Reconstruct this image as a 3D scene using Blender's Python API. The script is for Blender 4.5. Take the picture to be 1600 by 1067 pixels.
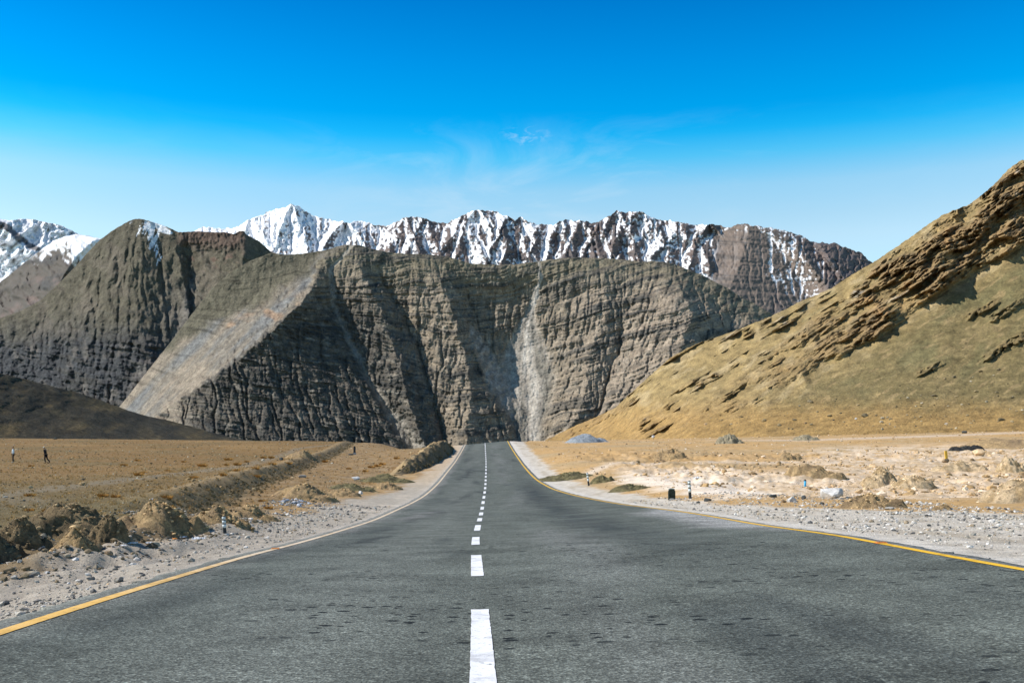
import bpy, bmesh, math, random
import numpy as np
from mathutils import Vector

random.seed(7)
RNG = np.random.default_rng(11)
R = math.radians

# ------------------------------------------------------------------ camera, sky, sun, exposure
F, CX, HY = 1555.0, 800.0, 700.0        # focal length in photo pixels, centre column, level row (photo is 1600 wide)
scene = bpy.context.scene
for o in list(bpy.data.objects):
    bpy.data.objects.remove(o)
COL = scene.collection

cam_data = bpy.data.cameras.new('camera')
cam = bpy.data.objects.new('camera', cam_data)
COL.objects.link(cam)
cam.location = (0, 0, 0)
cam.rotation_euler = (R(90), 0, 0)
cam_data.sensor_width = 36.0
cam_data.lens = 36.0 * F / 1600.0
cam_data.shift_y = (HY - 533.5) / 1600.0
cam_data.clip_start = 0.1
cam_data.clip_end = 60000
scene.camera = cam

SUN_EL = 41.0
SUN_AZ = -93.0                          # degrees clockwise from the view direction (+Y): the sun stands to the left
world = bpy.data.worlds.new('World')
scene.world = world
world.use_nodes = True
wt = world.node_tree
wn, wl = wt.nodes, wt.links
wn.clear()
w_out = wn.new('ShaderNodeOutputWorld')
w_bg = wn.new('ShaderNodeBackground')
w_bg.inputs['Strength'].default_value = 0.15
sky = wn.new('ShaderNodeTexSky')
sky.sky_type = 'NISHITA'
sky.sun_disc = False
sky.sun_elevation = R(SUN_EL)
sky.sun_rotation = R(SUN_AZ)
sky.altitude = 3500
sky.air_density = 1.0
sky.dust_density = 0.1
sky.ozone_density = 3.0
tc = wn.new('ShaderNodeTexCoord')
sep = wn.new('ShaderNodeSeparateXYZ')
wl.new(tc.outputs['Generated'], sep.inputs[0])
ramp = wn.new('ShaderNodeValToRGB')     # the sky deepens with height above the horizon
def setramp(r, stops):
    el = r.color_ramp.elements
    while len(el) > 1:
        el.remove(el[-1])
    el[0].position = stops[0][0]; el[0].color = (*stops[0][1], 1)
    for p, c in stops[1:]:
        e = el.new(p); e.color = (*c, 1)
SKY_TINT = [(0.000, (0.750, 0.750, 0.562)), (0.200, (1.1, 0.97, 0.67)), (0.220, (1.0, 0.96, 0.68)), (0.249, (0.84, 0.98, 0.735)), (0.278, (0.25, 0.916, 0.812)), (0.298, (0.031, 0.800, 0.844)), (0.317, (0.000, 0.688, 0.828)), (0.360, (0.000, 0.584, 0.803)), (0.410, (0.000, 0.459, 0.719)), (0.600, (0.06, 0.21, 0.33)), (1.000, (0.12, 0.18, 0.24))]
setramp(ramp, SKY_TINT)
wl.new(sep.outputs['Z'], ramp.inputs['Fac'])
mul = wn.new('ShaderNodeMix'); mul.data_type = 'RGBA'; mul.blend_type = 'MULTIPLY'
mul.inputs[0].default_value = 1.0
gain = wn.new('ShaderNodeMix'); gain.data_type = 'RGBA'; gain.blend_type = 'MULTIPLY'
gain.inputs[0].default_value = 1.0; gain.inputs[7].default_value = (1.51, 1.51, 1.51, 1)
wl.new(sky.outputs[0], gain.inputs[6])
wl.new(gain.outputs[2], mul.inputs[6]); wl.new(ramp.outputs[0], mul.inputs[7])
# thin wisps of high cloud low over the mountains
wmap = wn.new('ShaderNodeMapping')
wmap.inputs['Rotation'].default_value = (0, R(38), 0)
wmap.inputs['Scale'].default_value = (5.0, 3.0, 19.0)
wl.new(tc.outputs['Generated'], wmap.inputs[0])
wnoi = wn.new('ShaderNodeTexNoise'); wnoi.inputs['Scale'].default_value = 1.3
wnoi.inputs['Detail'].default_value = 7; wnoi.inputs['Roughness'].default_value = 0.62
wnoi.inputs['Distortion'].default_value = 0.9
wl.new(wmap.outputs[0], wnoi.inputs['Vector'])
wcr = wn.new('ShaderNodeValToRGB')
setramp(wcr, [(0.47, (0, 0, 0)), (0.80, (1, 1, 1))])
wl.new(wnoi.outputs[0], wcr.inputs[0])
wband = wn.new('ShaderNodeValToRGB')
setramp(wband, [(0.15, (0.15, 0.15, 0.15)), (0.23, (0.35, 0.35, 0.35)), (0.275, (0.34, 0.34, 0.34)), (0.30, (0.12, 0.12, 0.12)), (0.32, (0, 0, 0))])
wl.new(sep.outputs['Z'], wband.inputs[0])
wm = wn.new('ShaderNodeMath'); wm.operation = 'MULTIPLY'
wl.new(wcr.outputs[0], wm.inputs[0]); wl.new(wband.outputs[0], wm.inputs[1])
cmix = wn.new('ShaderNodeMix'); cmix.data_type = 'RGBA'
wx = wn.new('ShaderNodeValToRGB')      # they gather over the middle of the range
setramp(wx, [(0.28, (0.15, 0.15, 0.15)), (0.42, (1, 1, 1)), (0.62, (1, 1, 1)), (0.78, (0.15, 0.15, 0.15))])
wxo = wn.new('ShaderNodeMath'); wxo.operation = 'MULTIPLY_ADD'; wxo.inputs[1].default_value = 1.0; wxo.inputs[2].default_value = 0.5
wl.new(sep.outputs['X'], wxo.inputs[0]); wl.new(wxo.outputs[0], wx.inputs[0])
wm2 = wn.new('ShaderNodeMath'); wm2.operation = 'MULTIPLY'
wl.new(wm.outputs[0], wm2.inputs[0]); wl.new(wx.outputs[0], wm2.inputs[1])
wl.new(wm2.outputs[0], cmix.inputs[0]); wl.new(mul.outputs[2], cmix.inputs[6])
cmix.inputs[7].default_value = (3.7, 4.2, 4.6, 1)
# one small torn puff of cloud above the middle of the range
pd = wn.new('ShaderNodeVectorMath'); pd.operation = 'SUBTRACT'
wl.new(tc.outputs['Generated'], pd.inputs[0]); pd.inputs[1].default_value = (0.0125, 0.954, 0.2992)
ps = wn.new('ShaderNodeVectorMath'); ps.operation = 'MULTIPLY'
wl.new(pd.outputs[0], ps.inputs[0]); ps.inputs[1].default_value = (34, 10, 85)
pl = wn.new('ShaderNodeVectorMath'); pl.operation = 'LENGTH'; wl.new(ps.outputs[0], pl.inputs[0])
pr = wn.new('ShaderNodeValToRGB'); setramp(pr, [(0.2, (1, 1, 1)), (0.95, (0, 0, 0))]); wl.new(pl.outputs['Value'], pr.inputs[0])
pn = wn.new('ShaderNodeTexNoise'); pn.inputs['Scale'].default_value = 2.1; pn.inputs['Detail'].default_value = 6; pn.inputs['Distortion'].default_value = 1.2
wl.new(ps.outputs[0], pn.inputs['Vector'])
pnr = wn.new('ShaderNodeValToRGB'); setramp(pnr, [(0.48, (0, 0, 0)), (0.74, (0.36, 0.36, 0.36))]); wl.new(pn.outputs[0], pnr.inputs[0])
pm_ = wn.new('ShaderNodeMath'); pm_.operation = 'MULTIPLY'; wl.new(pr.outputs[0], pm_.inputs[0]); wl.new(pnr.outputs[0], pm_.inputs[1])
pmix = wn.new('ShaderNodeMix'); pmix.data_type = 'RGBA'; pmix.inputs[7].default_value = (3.7, 4.2, 4.6, 1)
wl.new(pm_.outputs[0], pmix.inputs[0]); wl.new(cmix.outputs[2], pmix.inputs[6])
wl.new(pmix.outputs[2], w_bg.inputs['Color'])
wl.new(w_bg.outputs[0], w_out.inputs['Surface'])

sun_data = bpy.data.lights.new('sun', 'SUN')
sun_data.energy = 4.2
sun_data.angle = R(0.53)
sun_data.color = (1.0, 0.95, 0.87)
sun = bpy.data.objects.new('sun', sun_data)
COL.objects.link(sun)
SDIR = Vector((math.sin(R(SUN_AZ)) * math.cos(R(SUN_EL)), math.cos(R(SUN_AZ)) * math.cos(R(SUN_EL)), math.sin(R(SUN_EL))))
sun.rotation_euler = SDIR.to_track_quat('Z', 'Y').to_euler()
sun.location = SDIR * 50

scene.view_settings.view_transform = 'Standard'
scene.view_settings.look = 'None'
scene.view_settings.exposure = 0.5
scene.view_settings.gamma = 1.0
scene.view_settings.use_curve_mapping = False

# ------------------------------------------------------------------ numeric helpers
def sstep(x, a=0.0, b=1.0):
    t = np.clip((x - a) / (b - a), 0, 1)
    return t * t * (3 - 2 * t)
def lerp(a, b, t): return a + (b - a) * t
def itp(x, pts):
    p = np.array(pts, float)
    return np.interp(x, p[:, 0], p[:, 1])
def spline(xs, ys):
    xs = np.array(xs, float); ys = np.array(ys, float); n = len(xs); h = np.diff(xs)
    A = np.zeros((n, n)); b = np.zeros(n); A[0, 0] = A[-1, -1] = 1
    for i in range(1, n - 1):
        A[i, i-1], A[i, i], A[i, i+1] = h[i-1], 2 * (h[i-1] + h[i]), h[i]
        b[i] = 6 * ((ys[i+1] - ys[i]) / h[i] - (ys[i] - ys[i-1]) / h[i-1])
    m = np.linalg.solve(A, b)
    def f(x):
        x = np.asarray(x, float); i = np.clip(np.searchsorted(xs, x) - 1, 0, n - 2)
        d0 = xs[i+1] - x; d1 = x - xs[i]
        return (m[i] * d0**3 + m[i+1] * d1**3) / (6 * h[i]) + (ys[i] / h[i] - m[i] * h[i] / 6) * d0 + (ys[i+1] / h[i] - m[i+1] * h[i] / 6) * d1
    return f
def _h(ix, iy, seed):
    a = (ix.astype(np.int64) * 374761393 + iy.astype(np.int64) * 668265263 + seed * 1442695041) & 0xffffffff
    a = ((a ^ (a >> 13)) * 1274126177) & 0xffffffff
    a = ((a ^ (a >> 16)) * 2246822519) & 0xffffffff
    return (a ^ (a >> 15)) & 0xffff
def perlin(x, y, seed=0):
    x = np.asarray(x, float); y = np.asarray(y, float)
    x, y = np.broadcast_arrays(x, y)
    ix = np.floor(x); iy = np.floor(y); fx = x - ix; fy = y - iy
    u = fx**3 * (fx * (fx * 6 - 15) + 10); v = fy**3 * (fy * (fy * 6 - 15) + 10)
    def g(dx, dy):
        a = _h(ix + dx, iy + dy, seed) * (2 * math.pi / 65536)
        return np.cos(a) * (fx - dx) + np.sin(a) * (fy - dy)
    return lerp(lerp(g(0, 0), g(1, 0), u), lerp(g(0, 1), g(1, 1), u), v) * 1.45
def fbm(x, y, o=4, seed=0, gain=0.5, lac=2.03):
    r = 0; a = 1; s = 0
    for k in range(o):
        r = r + a * perlin(x, y, seed + 17 * k); s += a; a *= gain; x = x * lac; y = y * lac
    return r / s
def ridged(x, y, o=4, seed=0, gain=0.55, lac=2.03):
    r = 0; a = 1; s = 0
    for k in range(o):
        r = r + a * (1 - 2 * np.abs(perlin(x, y, seed + 31 * k))); s += a; a *= gain; x = x * lac; y = y * lac
    return r / s
def colmix(a, b, t):
    a = np.asarray(a, float); b = np.asarray(b, float)
    return a + (b - a) * t[..., None]

# ------------------------------------------------------------------ mesh helpers
def link(o, parent=None):
    COL.objects.link(o)
    if parent is not None: o.parent = parent
    return o
def mesh_obj(name, V, Fc, mat, parent=None, smooth=True, col=None):
    V = np.asarray(V, np.float32).reshape(-1, 3); Fc = np.asarray(Fc, np.int32)
    me = bpy.data.meshes.new(name)
    k = Fc.shape[1]; n = Fc.shape[0]
    me.vertices.add(len(V)); me.vertices.foreach_set('co', V.ravel())
    me.loops.add(n * k); me.loops.foreach_set('vertex_index', Fc.ravel())
    me.polygons.add(n)
    me.polygons.foreach_set('loop_start', np.arange(0, n * k, k, dtype=np.int32))
    me.polygons.foreach_set('use_smooth', np.full(n, smooth, bool))
    me.update(calc_edges=True)
    if col is not None:
        c = np.ones((len(V), 4), np.float32); c[:, :3] = np.asarray(col).reshape(-1, 3)
        at = me.color_attributes.new('albedo', 'FLOAT_COLOR', 'POINT')
        at.data.foreach_set('color', c.ravel())
    if mat is not None: me.materials.append(mat)
    o = bpy.data.objects.new(name, me)
    return link(o, parent)
def grid_faces(n, m, wrap=False):
    i = np.arange(n * m).reshape(n, m)
    if wrap: i = np.concatenate([i, i[:, :1]], 1)
    return np.stack([i[:-1, :-1], i[:-1, 1:], i[1:, 1:], i[1:, :-1]], -1).reshape(-1, 4)
def bm_obj(name, bm, mat, parent=None, smooth=False):
    me = bpy.data.meshes.new(name); bm.to_mesh(me); bm.free()
    for p in me.polygons: p.use_smooth = smooth
    if mat is not None: me.materials.append(mat)
    return link(bpy.data.objects.new(name, me), parent)
def tag(o, label=None, cat=None, group=None, kind=None):
    if label: o['label'] = label
    if cat: o['category'] = cat
    if group: o['group'] = group
    if kind: o['kind'] = kind
    return o
def empty(name, loc, rz=0.0):
    o = bpy.data.objects.new(name, None); o.empty_display_size = 0.2
    o.location = loc; o.rotation_euler = (0, 0, rz)
    return link(o)
def copy_tree(o, parent=None):
    c = o.copy(); COL.objects.link(c); c.parent = parent
    for ch in list(o.children): copy_tree(ch, c)
    return c

# ------------------------------------------------------------------ materials
def mat_new(name):
    m = bpy.data.materials.new(name); m.use_nodes = True
    nt = m.node_tree; b = nt.nodes['Principled BSDF']
    b.inputs['Specular IOR Level'].default_value = 0.15
    b.inputs['Roughness'].default_value = 0.9
    return m, nt, b
def N(nt, t, **kw):
    n = nt.nodes.new(t)
    for k, v in kw.items():
        if k in n.inputs: n.inputs[k].default_value = v
        else: setattr(n, k, v)
    return n
def noise(nt, vec, scale, detail=6, rough=0.6):
    n = N(nt, 'ShaderNodeTexNoise', Scale=scale, Detail=detail, Roughness=rough)
    if vec is not None: nt.links.new(vec, n.inputs['Vector'])
    return n.outputs[0]
def mixc(nt, fac, a, b, mode='MIX'):
    n = nt.nodes.new('ShaderNodeMix'); n.data_type = 'RGBA'; n.blend_type = mode
    for s, v in ((0, fac), (6, a), (7, b)):
        if hasattr(v, 'links'): nt.links.new(v, n.inputs[s])
        elif s == 0: n.inputs[0].default_value = v
        else: n.inputs[s].default_value = (*v, 1)
    return n.outputs[2]
def rampn(nt, fac, stops):
    r = nt.nodes.new('ShaderNodeValToRGB'); setramp(r, stops); nt.links.new(fac, r.inputs[0]); return r.outputs[0]
def g3(v): return (v, v, v)
def bump(nt, b, h, strength, dist):
    n = N(nt, 'ShaderNodeBump', Strength=strength, Distance=dist)
    nt.links.new(h, n.inputs['Height']); nt.links.new(n.outputs[0], b.inputs['Normal'])
def earth_mat(name, s1, s2, lo=0.65, hi=1.35, bs=0.6, bd=0.05, attr=True, color=(0.3, 0.25, 0.18)):
    """soil or rock: the vertices' own albedo broken up by two scales of noise"""
    m, nt, b = mat_new(name)
    geo = N(nt, 'ShaderNodeNewGeometry'); pos = geo.outputs['Position']
    if attr: base = N(nt, 'ShaderNodeAttribute', attribute_name='albedo').outputs['Color']
    else: base = N(nt, 'ShaderNodeRGB'); base.outputs[0].default_value = (*color, 1); base = base.outputs[0]
    n1 = noise(nt, pos, s1, 8, 0.65); n2 = noise(nt, pos, s2, 5, 0.7)
    c = mixc(nt, 1.0, base, rampn(nt, n1, [(0.28, g3(lo)), (0.5, g3(1)), (0.72, g3(hi))]), 'MULTIPLY')
    c = mixc(nt, 1.0, c, rampn(nt, n2, [(0.25, g3(lo)), (0.5, g3(1)), (0.75, g3(hi))]), 'MULTIPLY')
    nt.links.new(c, b.inputs['Base Color'])
    ad = N(nt, 'ShaderNodeMath', operation='ADD'); nt.links.new(n1, ad.inputs[0]); nt.links.new(n2, ad.inputs[1])
    bump(nt, b, ad.outputs[0], bs, bd)
    return m
def plain_mat(name, color, rough=0.7, spec=0.3, s=30, var=0.2, bs=0.0):
    m, nt, b = mat_new(name)
    b.inputs['Roughness'].default_value = rough; b.inputs['Specular IOR Level'].default_value = spec
    tcn = N(nt, 'ShaderNodeTexCoord')
    n1 = noise(nt, tcn.outputs['Object'], s, 5)
    c = mixc(nt, 1.0, color, rampn(nt, n1, [(0.3, g3(1 - var)), (0.7, g3(1 + var))]), 'MULTIPLY')
    nt.links.new(c, b.inputs['Base Color'])
    if bs: bump(nt, b, n1, bs, 0.02)
    return m

# ------------------------------------------------------------------ the road's course (x, z relative to the camera's eye)
_st = [(5.65,1067,752),(8.73,953,748),(11.7,900,744.7),(14.8,867.5,743),(19,846,742.3),(26,823,746),(38,802,751.5),(50,785,754.5),
       (64,767,757.3),(85,746,758.8),(116,721.5,759.2),(145,706,758.4),(175,692.5,757.8)]
_Y = np.array([s[0] for s in _st]); _z = -(np.array([s[1] for s in _st]) - HY) * _Y / F; _x = (np.array([s[2] for s in _st]) - CX) * _Y / F
SY = np.arange(-60, 420, 0.5)
def _ext(Y, base):
    return base
zc_f = spline(np.r_[_Y, 185, 200, 240, 300], np.r_[_z, 0.93, 0.72, -1.6, -7.0])
xc_f = spline(np.r_[_Y, 240, 300], np.r_[_x, -6.6, -8.2])
def prof(f, Y, y0=5.65, y1=300):
    Y = np.asarray(Y, float)
    s0 = (f(y0 + 3) - f(y0)) / 3; s1 = (f(y1) - f(y1 - 5)) / 5
    return np.where(Y < y0, f(y0) + s0 * (Y - y0), np.where(Y > y1, f(y1) + s1 * (Y - y1), f(np.clip(Y, y0, y1))))
ZC = prof(zc_f, SY); XC = prof(xc_f, SY)
_L = [(0,983),(141,940),(266,904),(375,873),(452.5,851.6),(505,838.5),(547,825),(584,813.5),(623,795),(645,785),(665,773.5),(676,764),(685,755),(699,737.5),(712,721),(721,706),(726.9,695)]
_Rr = [(793,689),(797.5,697.5),(806,711),(817.5,727.5),(829,741),(840,751),(860,762.5),(872,767),(924,780),(974,788),(1053,797.5),(1121,808),(1200,820),(1246,828),(1369,849),(1469,866),(1600,889),(3000,1142)]
def gsm(a, s):
    k = np.exp(-0.5 * (np.arange(-4 * s, 4 * s + 1) / s)**2); k /= k.sum()
    return np.convolve(np.pad(a, 4 * s, mode='edge'), k, 'valid')
sel = (SY >= 9) & (SY <= 175)
XL = XC - 3.5
uL = CX + F * XL / np.where(SY == 0, 1, SY)
ZL = np.where(sel, -(np.interp(uL, [p[0] for p in _L], [p[1] for p in _L]) - HY) * SY / F, 0)
dL = ZL - ZC
dL = np.interp(SY, SY[sel], dL[sel]); dL = gsm(dL, 6); ZL = ZC + dL
e = itp(SY, [(5, .27), (38, .28), (50, .26), (64, .2), (116, .12), (145, .2), (175, .38), (200, .38)])
ZR = ZC + e
selR = (SY >= 5.5) & (SY <= 175)
rowR = HY - ZR * F / np.where(SY == 0, 1, SY)
uR = np.interp(rowR, [p[1] for p in _Rr], [p[0] for p in _Rr])
wR = np.interp(SY, SY[selR], ((uR - CX) * SY / F - XC)[selR]); wR = gsm(wR, 6)
XR = XC + wR
def rd(a, Y): return np.interp(Y, SY, a)

# ------------------------------------------------------------------ the lie of the land
TERR = [(-100, -6), (0, -6.8), (25, -9.2), (41, -12.5), (70, -17.5), (120, -25), (180, -32.5), (280, -46), (400, -62)]
def ground_base(X, Y):
    X = np.asarray(X, float); Y = np.asarray(Y, float)
    xl, xr, zl, zr_ = rd(XL, Y), rd(XR, Y), rd(ZL, Y), rd(ZR, Y)
    xt = itp(Y, TERR) + 0.5 * perlin(Y * 0.18, 0.3 + 0 * Y, 5) * np.clip(Y / 60, .3, 1.5)
    zf = itp(Y, [(-200, -1.6), (30, -1.75), (60, -1.75), (80, -1.7), (102, -1.57), (160, -.5), (220, 1.2), (270, 2.5), (290, 2.85), (310, 2.7), (340, 1.5), (420, -8), (700, -60), (1500, -130), (20000, -160)])
    zf = zf - 0.0096 * (np.clip(X, -300, -20) + 144) * sstep(Y, 60, 280) * sstep(-Y, -480, -300)
    stp = itp(Y, [(-50, .2), (0, .3), (20, .45), (40, .5), (70, .62), (120, .62), (180, .5), (280, .35)])
    top = sstep((xt - X) / (1.7 + 0.007 * np.abs(Y)), -0.5, 0.5)
    lip = 0.22 * np.exp(-((X - xt + 1.0) / 0.9)**2) * sstep(Y, 15, 40)
    zs = zf - stp
    t = sstep((X - xt) / np.maximum(xl - xt, 1.0), 0.15, 1.0)
    strip = lerp(zs, zl - 0.06, t)
    left = lerp(strip, zf, top) + lip * sstep(340 - Y, 0, 60)
    rg = itp(Y, [(-200, -.6), (0, -.9), (12, -1.15), (25, -1.68), (36, -1.95), (60, -2.0), (80, -1.75), (100, -1.3), (150, 0.0), (200, 1.35), (235, 1.7), (260, 1.3), (320, -3), (420, -14), (700, -60), (1500, -130), (20000, -160)])
    rg = rg + 0.021 * np.clip(X - 12, 0, 260) * sstep(Y, 70, 160) * sstep(-Y, -500, -240)
    tr = sstep(X - xr, 0.8, 7.0)
    right = lerp(zr_ - 0.05, rg, tr)
    mid = lerp(zl, zr_, np.clip((X - xl) / np.maximum(xr - xl, .1), 0, 1)) - 0.25
    wl_ = sstep(xl - X, -0.1, 0.28); wr_ = sstep(X - xr, -0.1, 0.3)
    return np.where(X < 0.5 * (xl + xr), lerp(mid, left, wl_), lerp(mid, right, wr_))
def pit(X, Y):
    """the dug, dusty area right of the road"""
    xr = rd(XR, Y)
    return sstep(X - xr, 4.5, 9) * sstep(Y, 36, 46) * sstep(-Y, -150, -105) * sstep(X, 5, 9)
def ground_z(X, Y):
    X = np.asarray(X, float); Y = np.asarray(Y, float)
    z = ground_base(X, Y)
    xl, xr = rd(XL, Y), rd(XR, Y)
    off = np.maximum(xl - 0.4 - X, X - xr - 0.4)
    w = sstep(off, 0.1, 2.0) * sstep(2500 - np.abs(Y), 0, 2000)
    z = z + w * (0.05 * fbm(X * .6, Y * .6, 4, 3) + 0.10 * fbm(X * .09, Y * .09, 3, 4) * sstep(off, 2, 12))
    xt = itp(Y, TERR)
    bank = np.exp(-((X - xt - 0.3) / 1.6)**2) * sstep(Y, 18, 40) * sstep(320 - Y, 0, 80)
    z = z + bank * 0.22 * fbm(X * 1.3, Y * .8, 4, 9)
    p = pit(X, Y)
    lump = np.clip(ridged(X * .22 + 3, Y * .16, 4, 21) - 0.15, 0, 1)
    z = z + p * (0.75 * lump * (0.35 + 0.65 * sstep(fbm(X * .05, Y * .04, 2, 22), -.2, .35)) + 0.15 * fbm(X * .9, Y * .9, 3, 23)) - 0.25 * p
    berm = np.exp(-((X + 7.6 + .12 * (Y - 20)) / 1.5)**2) * sstep(Y, 11, 17) * sstep(-Y, -33, -26)
    z = z + berm * (.30 + .55 * fbm(X * .75 + 4, Y * .5, 4, 27))
    strip = sstep(X, itp(Y, TERR) + .5, itp(Y, TERR) + 2.5) * sstep(off, 2, 4) * (X < xl) * sstep(Y, 15, 30)
    z = z + strip * 0.16 * fbm(X * .5, Y * .35, 4, 25)
    return z
def gz(x, y): return float(ground_z(np.array([x]), np.array([y]))[0])
_ray = np.r_[np.arange(4, 60, .05), np.arange(60, 420, .25)]
def at(u, row):
    """where the sight line through a photo pixel meets the ground"""
    X = (u - CX) / F * _ray; Z = (HY - row) / F * _ray
    hit = np.nonzero(Z <= ground_z(X, _ray))[0]
    i = hit[0] if len(hit) else len(_ray) - 1
    return Vector((X[i], _ray[i], float(Z[i])))

# ------------------------------------------------------------------ ground
def build_ground():
    a_in = np.linspace(-R(31), R(31), 880)
    a_out = np.r_[np.linspace(R(31), R(60), 60)[1:], np.linspace(R(60), R(300), 60)[1:], np.linspace(R(300), R(329), 60)[1:-1]]
    A = np.r_[a_in, a_out]
    r = [1.2]
    while r[-1] < 380: r.append(r[-1] + max(.035, .0088 * r[-1]))
    while r[-1] < 15000: r.append(r[-1] * 1.12)
    r = np.array(r)
    RR, AA = np.meshgrid(r, A, indexing='ij')
    X = RR * np.sin(AA); Y = RR * np.cos(AA)
    Z = ground_z(X, Y)
    xl, xr = rd(XL, Y), rd(XR, Y)
    dl = xl - X; dr = X - xr
    n1 = fbm(X * .35, Y * .35, 4, 40); n2 = fbm(X * 1.7, Y * 1.7, 3, 41); n3 = fbm(X * .06, Y * .06, 4, 42); n4 = fbm(X * .9, Y * .25, 4, 43)
    # ---- left
    field = np.array([.30, .20, .085]) * np.ones(X.shape + (3,))
    field = colmix(field, [.25, .19, .09], sstep(n3, -.1, .35))
    field = field * np.array([1.08, .98, .88])
    field = colmix(field, [.40, .25, .10], sstep(fbm(X * .03, Y * .03, 3, 44), -.05, .5))
    field = colmix(field, [.20, .165, .08], .7 * sstep(-Y, -75, -25) )
    trk = np.minimum(np.abs(X - itp(Y, [(30, -14.5), (38, -19.5), (60, -22), (90, -25), (130, -31.5), (200, -43)])), 99)
    field = colmix(field, [.33, .27, .185], .75 * sstep(1.6 - trk + .5 * n1, 0, 1.3) * sstep(Y, 25, 40))
    strip = np.array([.40, .255, .115]) * np.ones(X.shape + (3,))
    strip = colmix(strip, [.46, .33, .19], sstep(n1, -.1, .5))
    strip = colmix(strip, [.26, .19, .11], .8 * sstep(n4, .05, .45))
    strip = colmix(strip, [.215, .16, .095], .9 * sstep(-Y, -38, -28))
    xt = itp(Y, TERR)
    tfac = sstep(X - xt, -.6, .6)
    L = field * (1 - tfac[..., None]) + strip * tfac[..., None]
    lipm = np.exp(-((X - xt + .9) / 1.1)**2) * sstep(Y, 25, 45)
    L = colmix(L, [.46, .33, .18], .8 * lipm)
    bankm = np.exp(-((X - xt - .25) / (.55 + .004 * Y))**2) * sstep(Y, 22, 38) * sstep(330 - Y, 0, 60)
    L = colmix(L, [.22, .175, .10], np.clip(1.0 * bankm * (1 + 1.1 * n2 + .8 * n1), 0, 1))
    gw = itp(Y, [(0, 4.6), (12, 4.0), (22, 3.0), (34, 3.3), (50, 3.4), (64, 2.6), (90, 2.2), (180, 2.2)])
    gm = sstep(gw - dl + 1.3 * n1 + .5 * n2, -.4, .6)
    grav = np.array([.43, .375, .305]) * np.ones(X.shape + (3,))
    grav = colmix(grav, [.36, .31, .25], sstep(n2, -.1, .5) * sstep(-Y, -34, -20))
    grav = colmix(grav, [.56, .48, .385], sstep(n1, 0, .5) * sstep(Y, 18, 34))
    grav = colmix(grav, [.52, .40, .27], .8 * sstep(Y, 62, 85))
    L = L * (1 - gm[..., None]) + grav * gm[..., None]
    # ---- right
    rg = np.array([.50, .315, .135]) * np.ones(X.shape + (3,))
    rg = colmix(rg, [.42, .30, .16], sstep(n3, -.1, .4))
    rg = colmix(rg, [.60, .42, .24], .7 * sstep(n1, .0, .5))
    white = np.array([.86, .735, .60])
    wm_ = sstep(Y + 5 * n3 + 2 * n1, 37, 43) * sstep(-(Y + 12 * n3 + 4 * n1) + .02 * X, -92, -64) * sstep(X - xr + 1.5 * n1, 3.2, 6.0) * sstep(X / np.maximum(Y, 1) + .03 * n1, .085, .125)
    wm_ = wm_ * (1 - .45 * sstep(ridged(X * .22 + 3, Y * .16, 4, 21), .18, .5) * sstep(X / np.maximum(Y, 1), .2, .26))
    rg = colmix(rg, white, np.clip(wm_, 0, 1))
    far_w = sstep(Y, 74, 84) * sstep(-Y, -150, -120) * sstep(X / np.maximum(Y, 1), .26, .34)
    rg = colmix(rg, [.74, .60, .45], .9 * far_w * sstep(n1, -.4, .1))
    st = np.exp(-((Y - itp(X, [(5, 76), (9, 90), (20, 98), (60, 104)]) - 2 * n1) / 3.0)**2) * sstep(X - xr, 2.5, 4) * sstep(-X, -45, -30)
    rg = colmix(rg, [.72, .60, .47], .85 * st)
    tr2 = np.exp(-((Y - itp(X, [(20, 200), (50, 170), (80, 182), (130, 215)]) - 2 * n1) / 6.0)**2) * sstep(X, 30, 50)
    rg = colmix(rg, [.62, .50, .38], .8 * tr2)
    lump = sstep(ridged(X * .22 + 3, Y * .16, 4, 21), .2, .55) * pit(X, Y)
    rg = colmix(rg, [.50, .33, .16], .65 * lump * sstep(n2, -.3, .3))
    gwr = itp(Y, [(0, 9.5), (14, 9.5), (24, 8.0), (30, 5.2), (38, 3.4), (60, 2.6), (100, 2.4), (180, 3.0)])
    gmr = sstep(gwr - dr + .9 * n1 + .4 * n2, -.4, .5)
    gr = np.array([.57, .51, .43]) * np.ones(X.shape + (3,))
    gr = colmix(gr, [.47, .40, .31], sstep(n4, -.05, .4))
    gr = colmix(gr, [.64, .59, .52], sstep(1.4 - dr + .5 * n2, 0, .8))
    rg = rg * (1 - gmr[..., None]) + gr * gmr[..., None]
    C = np.where((X < .5 * (xl + xr))[..., None], L, rg)
    # the verge by the asphalt is drifted over with pale dust
    vd = sstep(.9 - np.minimum(np.abs(dl), np.abs(dr)), 0, .6)
    C = colmix(C, [.56, .51, .45], .45 * vd)
    C = C * (1 + .16 * n2)[..., None]
    C = C * (1 - .30 * sstep(dl, 3.5, 6) * (X < xl))[..., None]
    C = colmix(C, [.13, .12, .085], sstep(RR, 320, 500))
    nv = X.shape
    V = np.stack([X, Y, Z], -1).reshape(-1, 3)
    fc = grid_faces(nv[0], nv[1], wrap=True)[:, ::-1]
    # close the small hole under the camera
    c = len(V)
    V = np.vstack([V, [[0, 0, gz(0, 0)]]])
    first = np.arange(nv[1]); nxt = np.roll(first, -1)
    fan = np.stack([np.full_like(first, c), first, nxt, nxt], -1)[:, [0, 2, 1]]
    cc = np.vstack([C.reshape(-1, 3), [[.1, .1, .1]]])
    fan4 = np.stack([fan[:, 0], fan[:, 1], fan[:, 2]], -1)
    o = mesh_obj('ground', V, fc, earth_mat('dry_earth', 3.2, 28.0, .72, 1.28, .8, .045), col=cc)
    tag(o, kind='structure')
    return o
build_ground()

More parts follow.
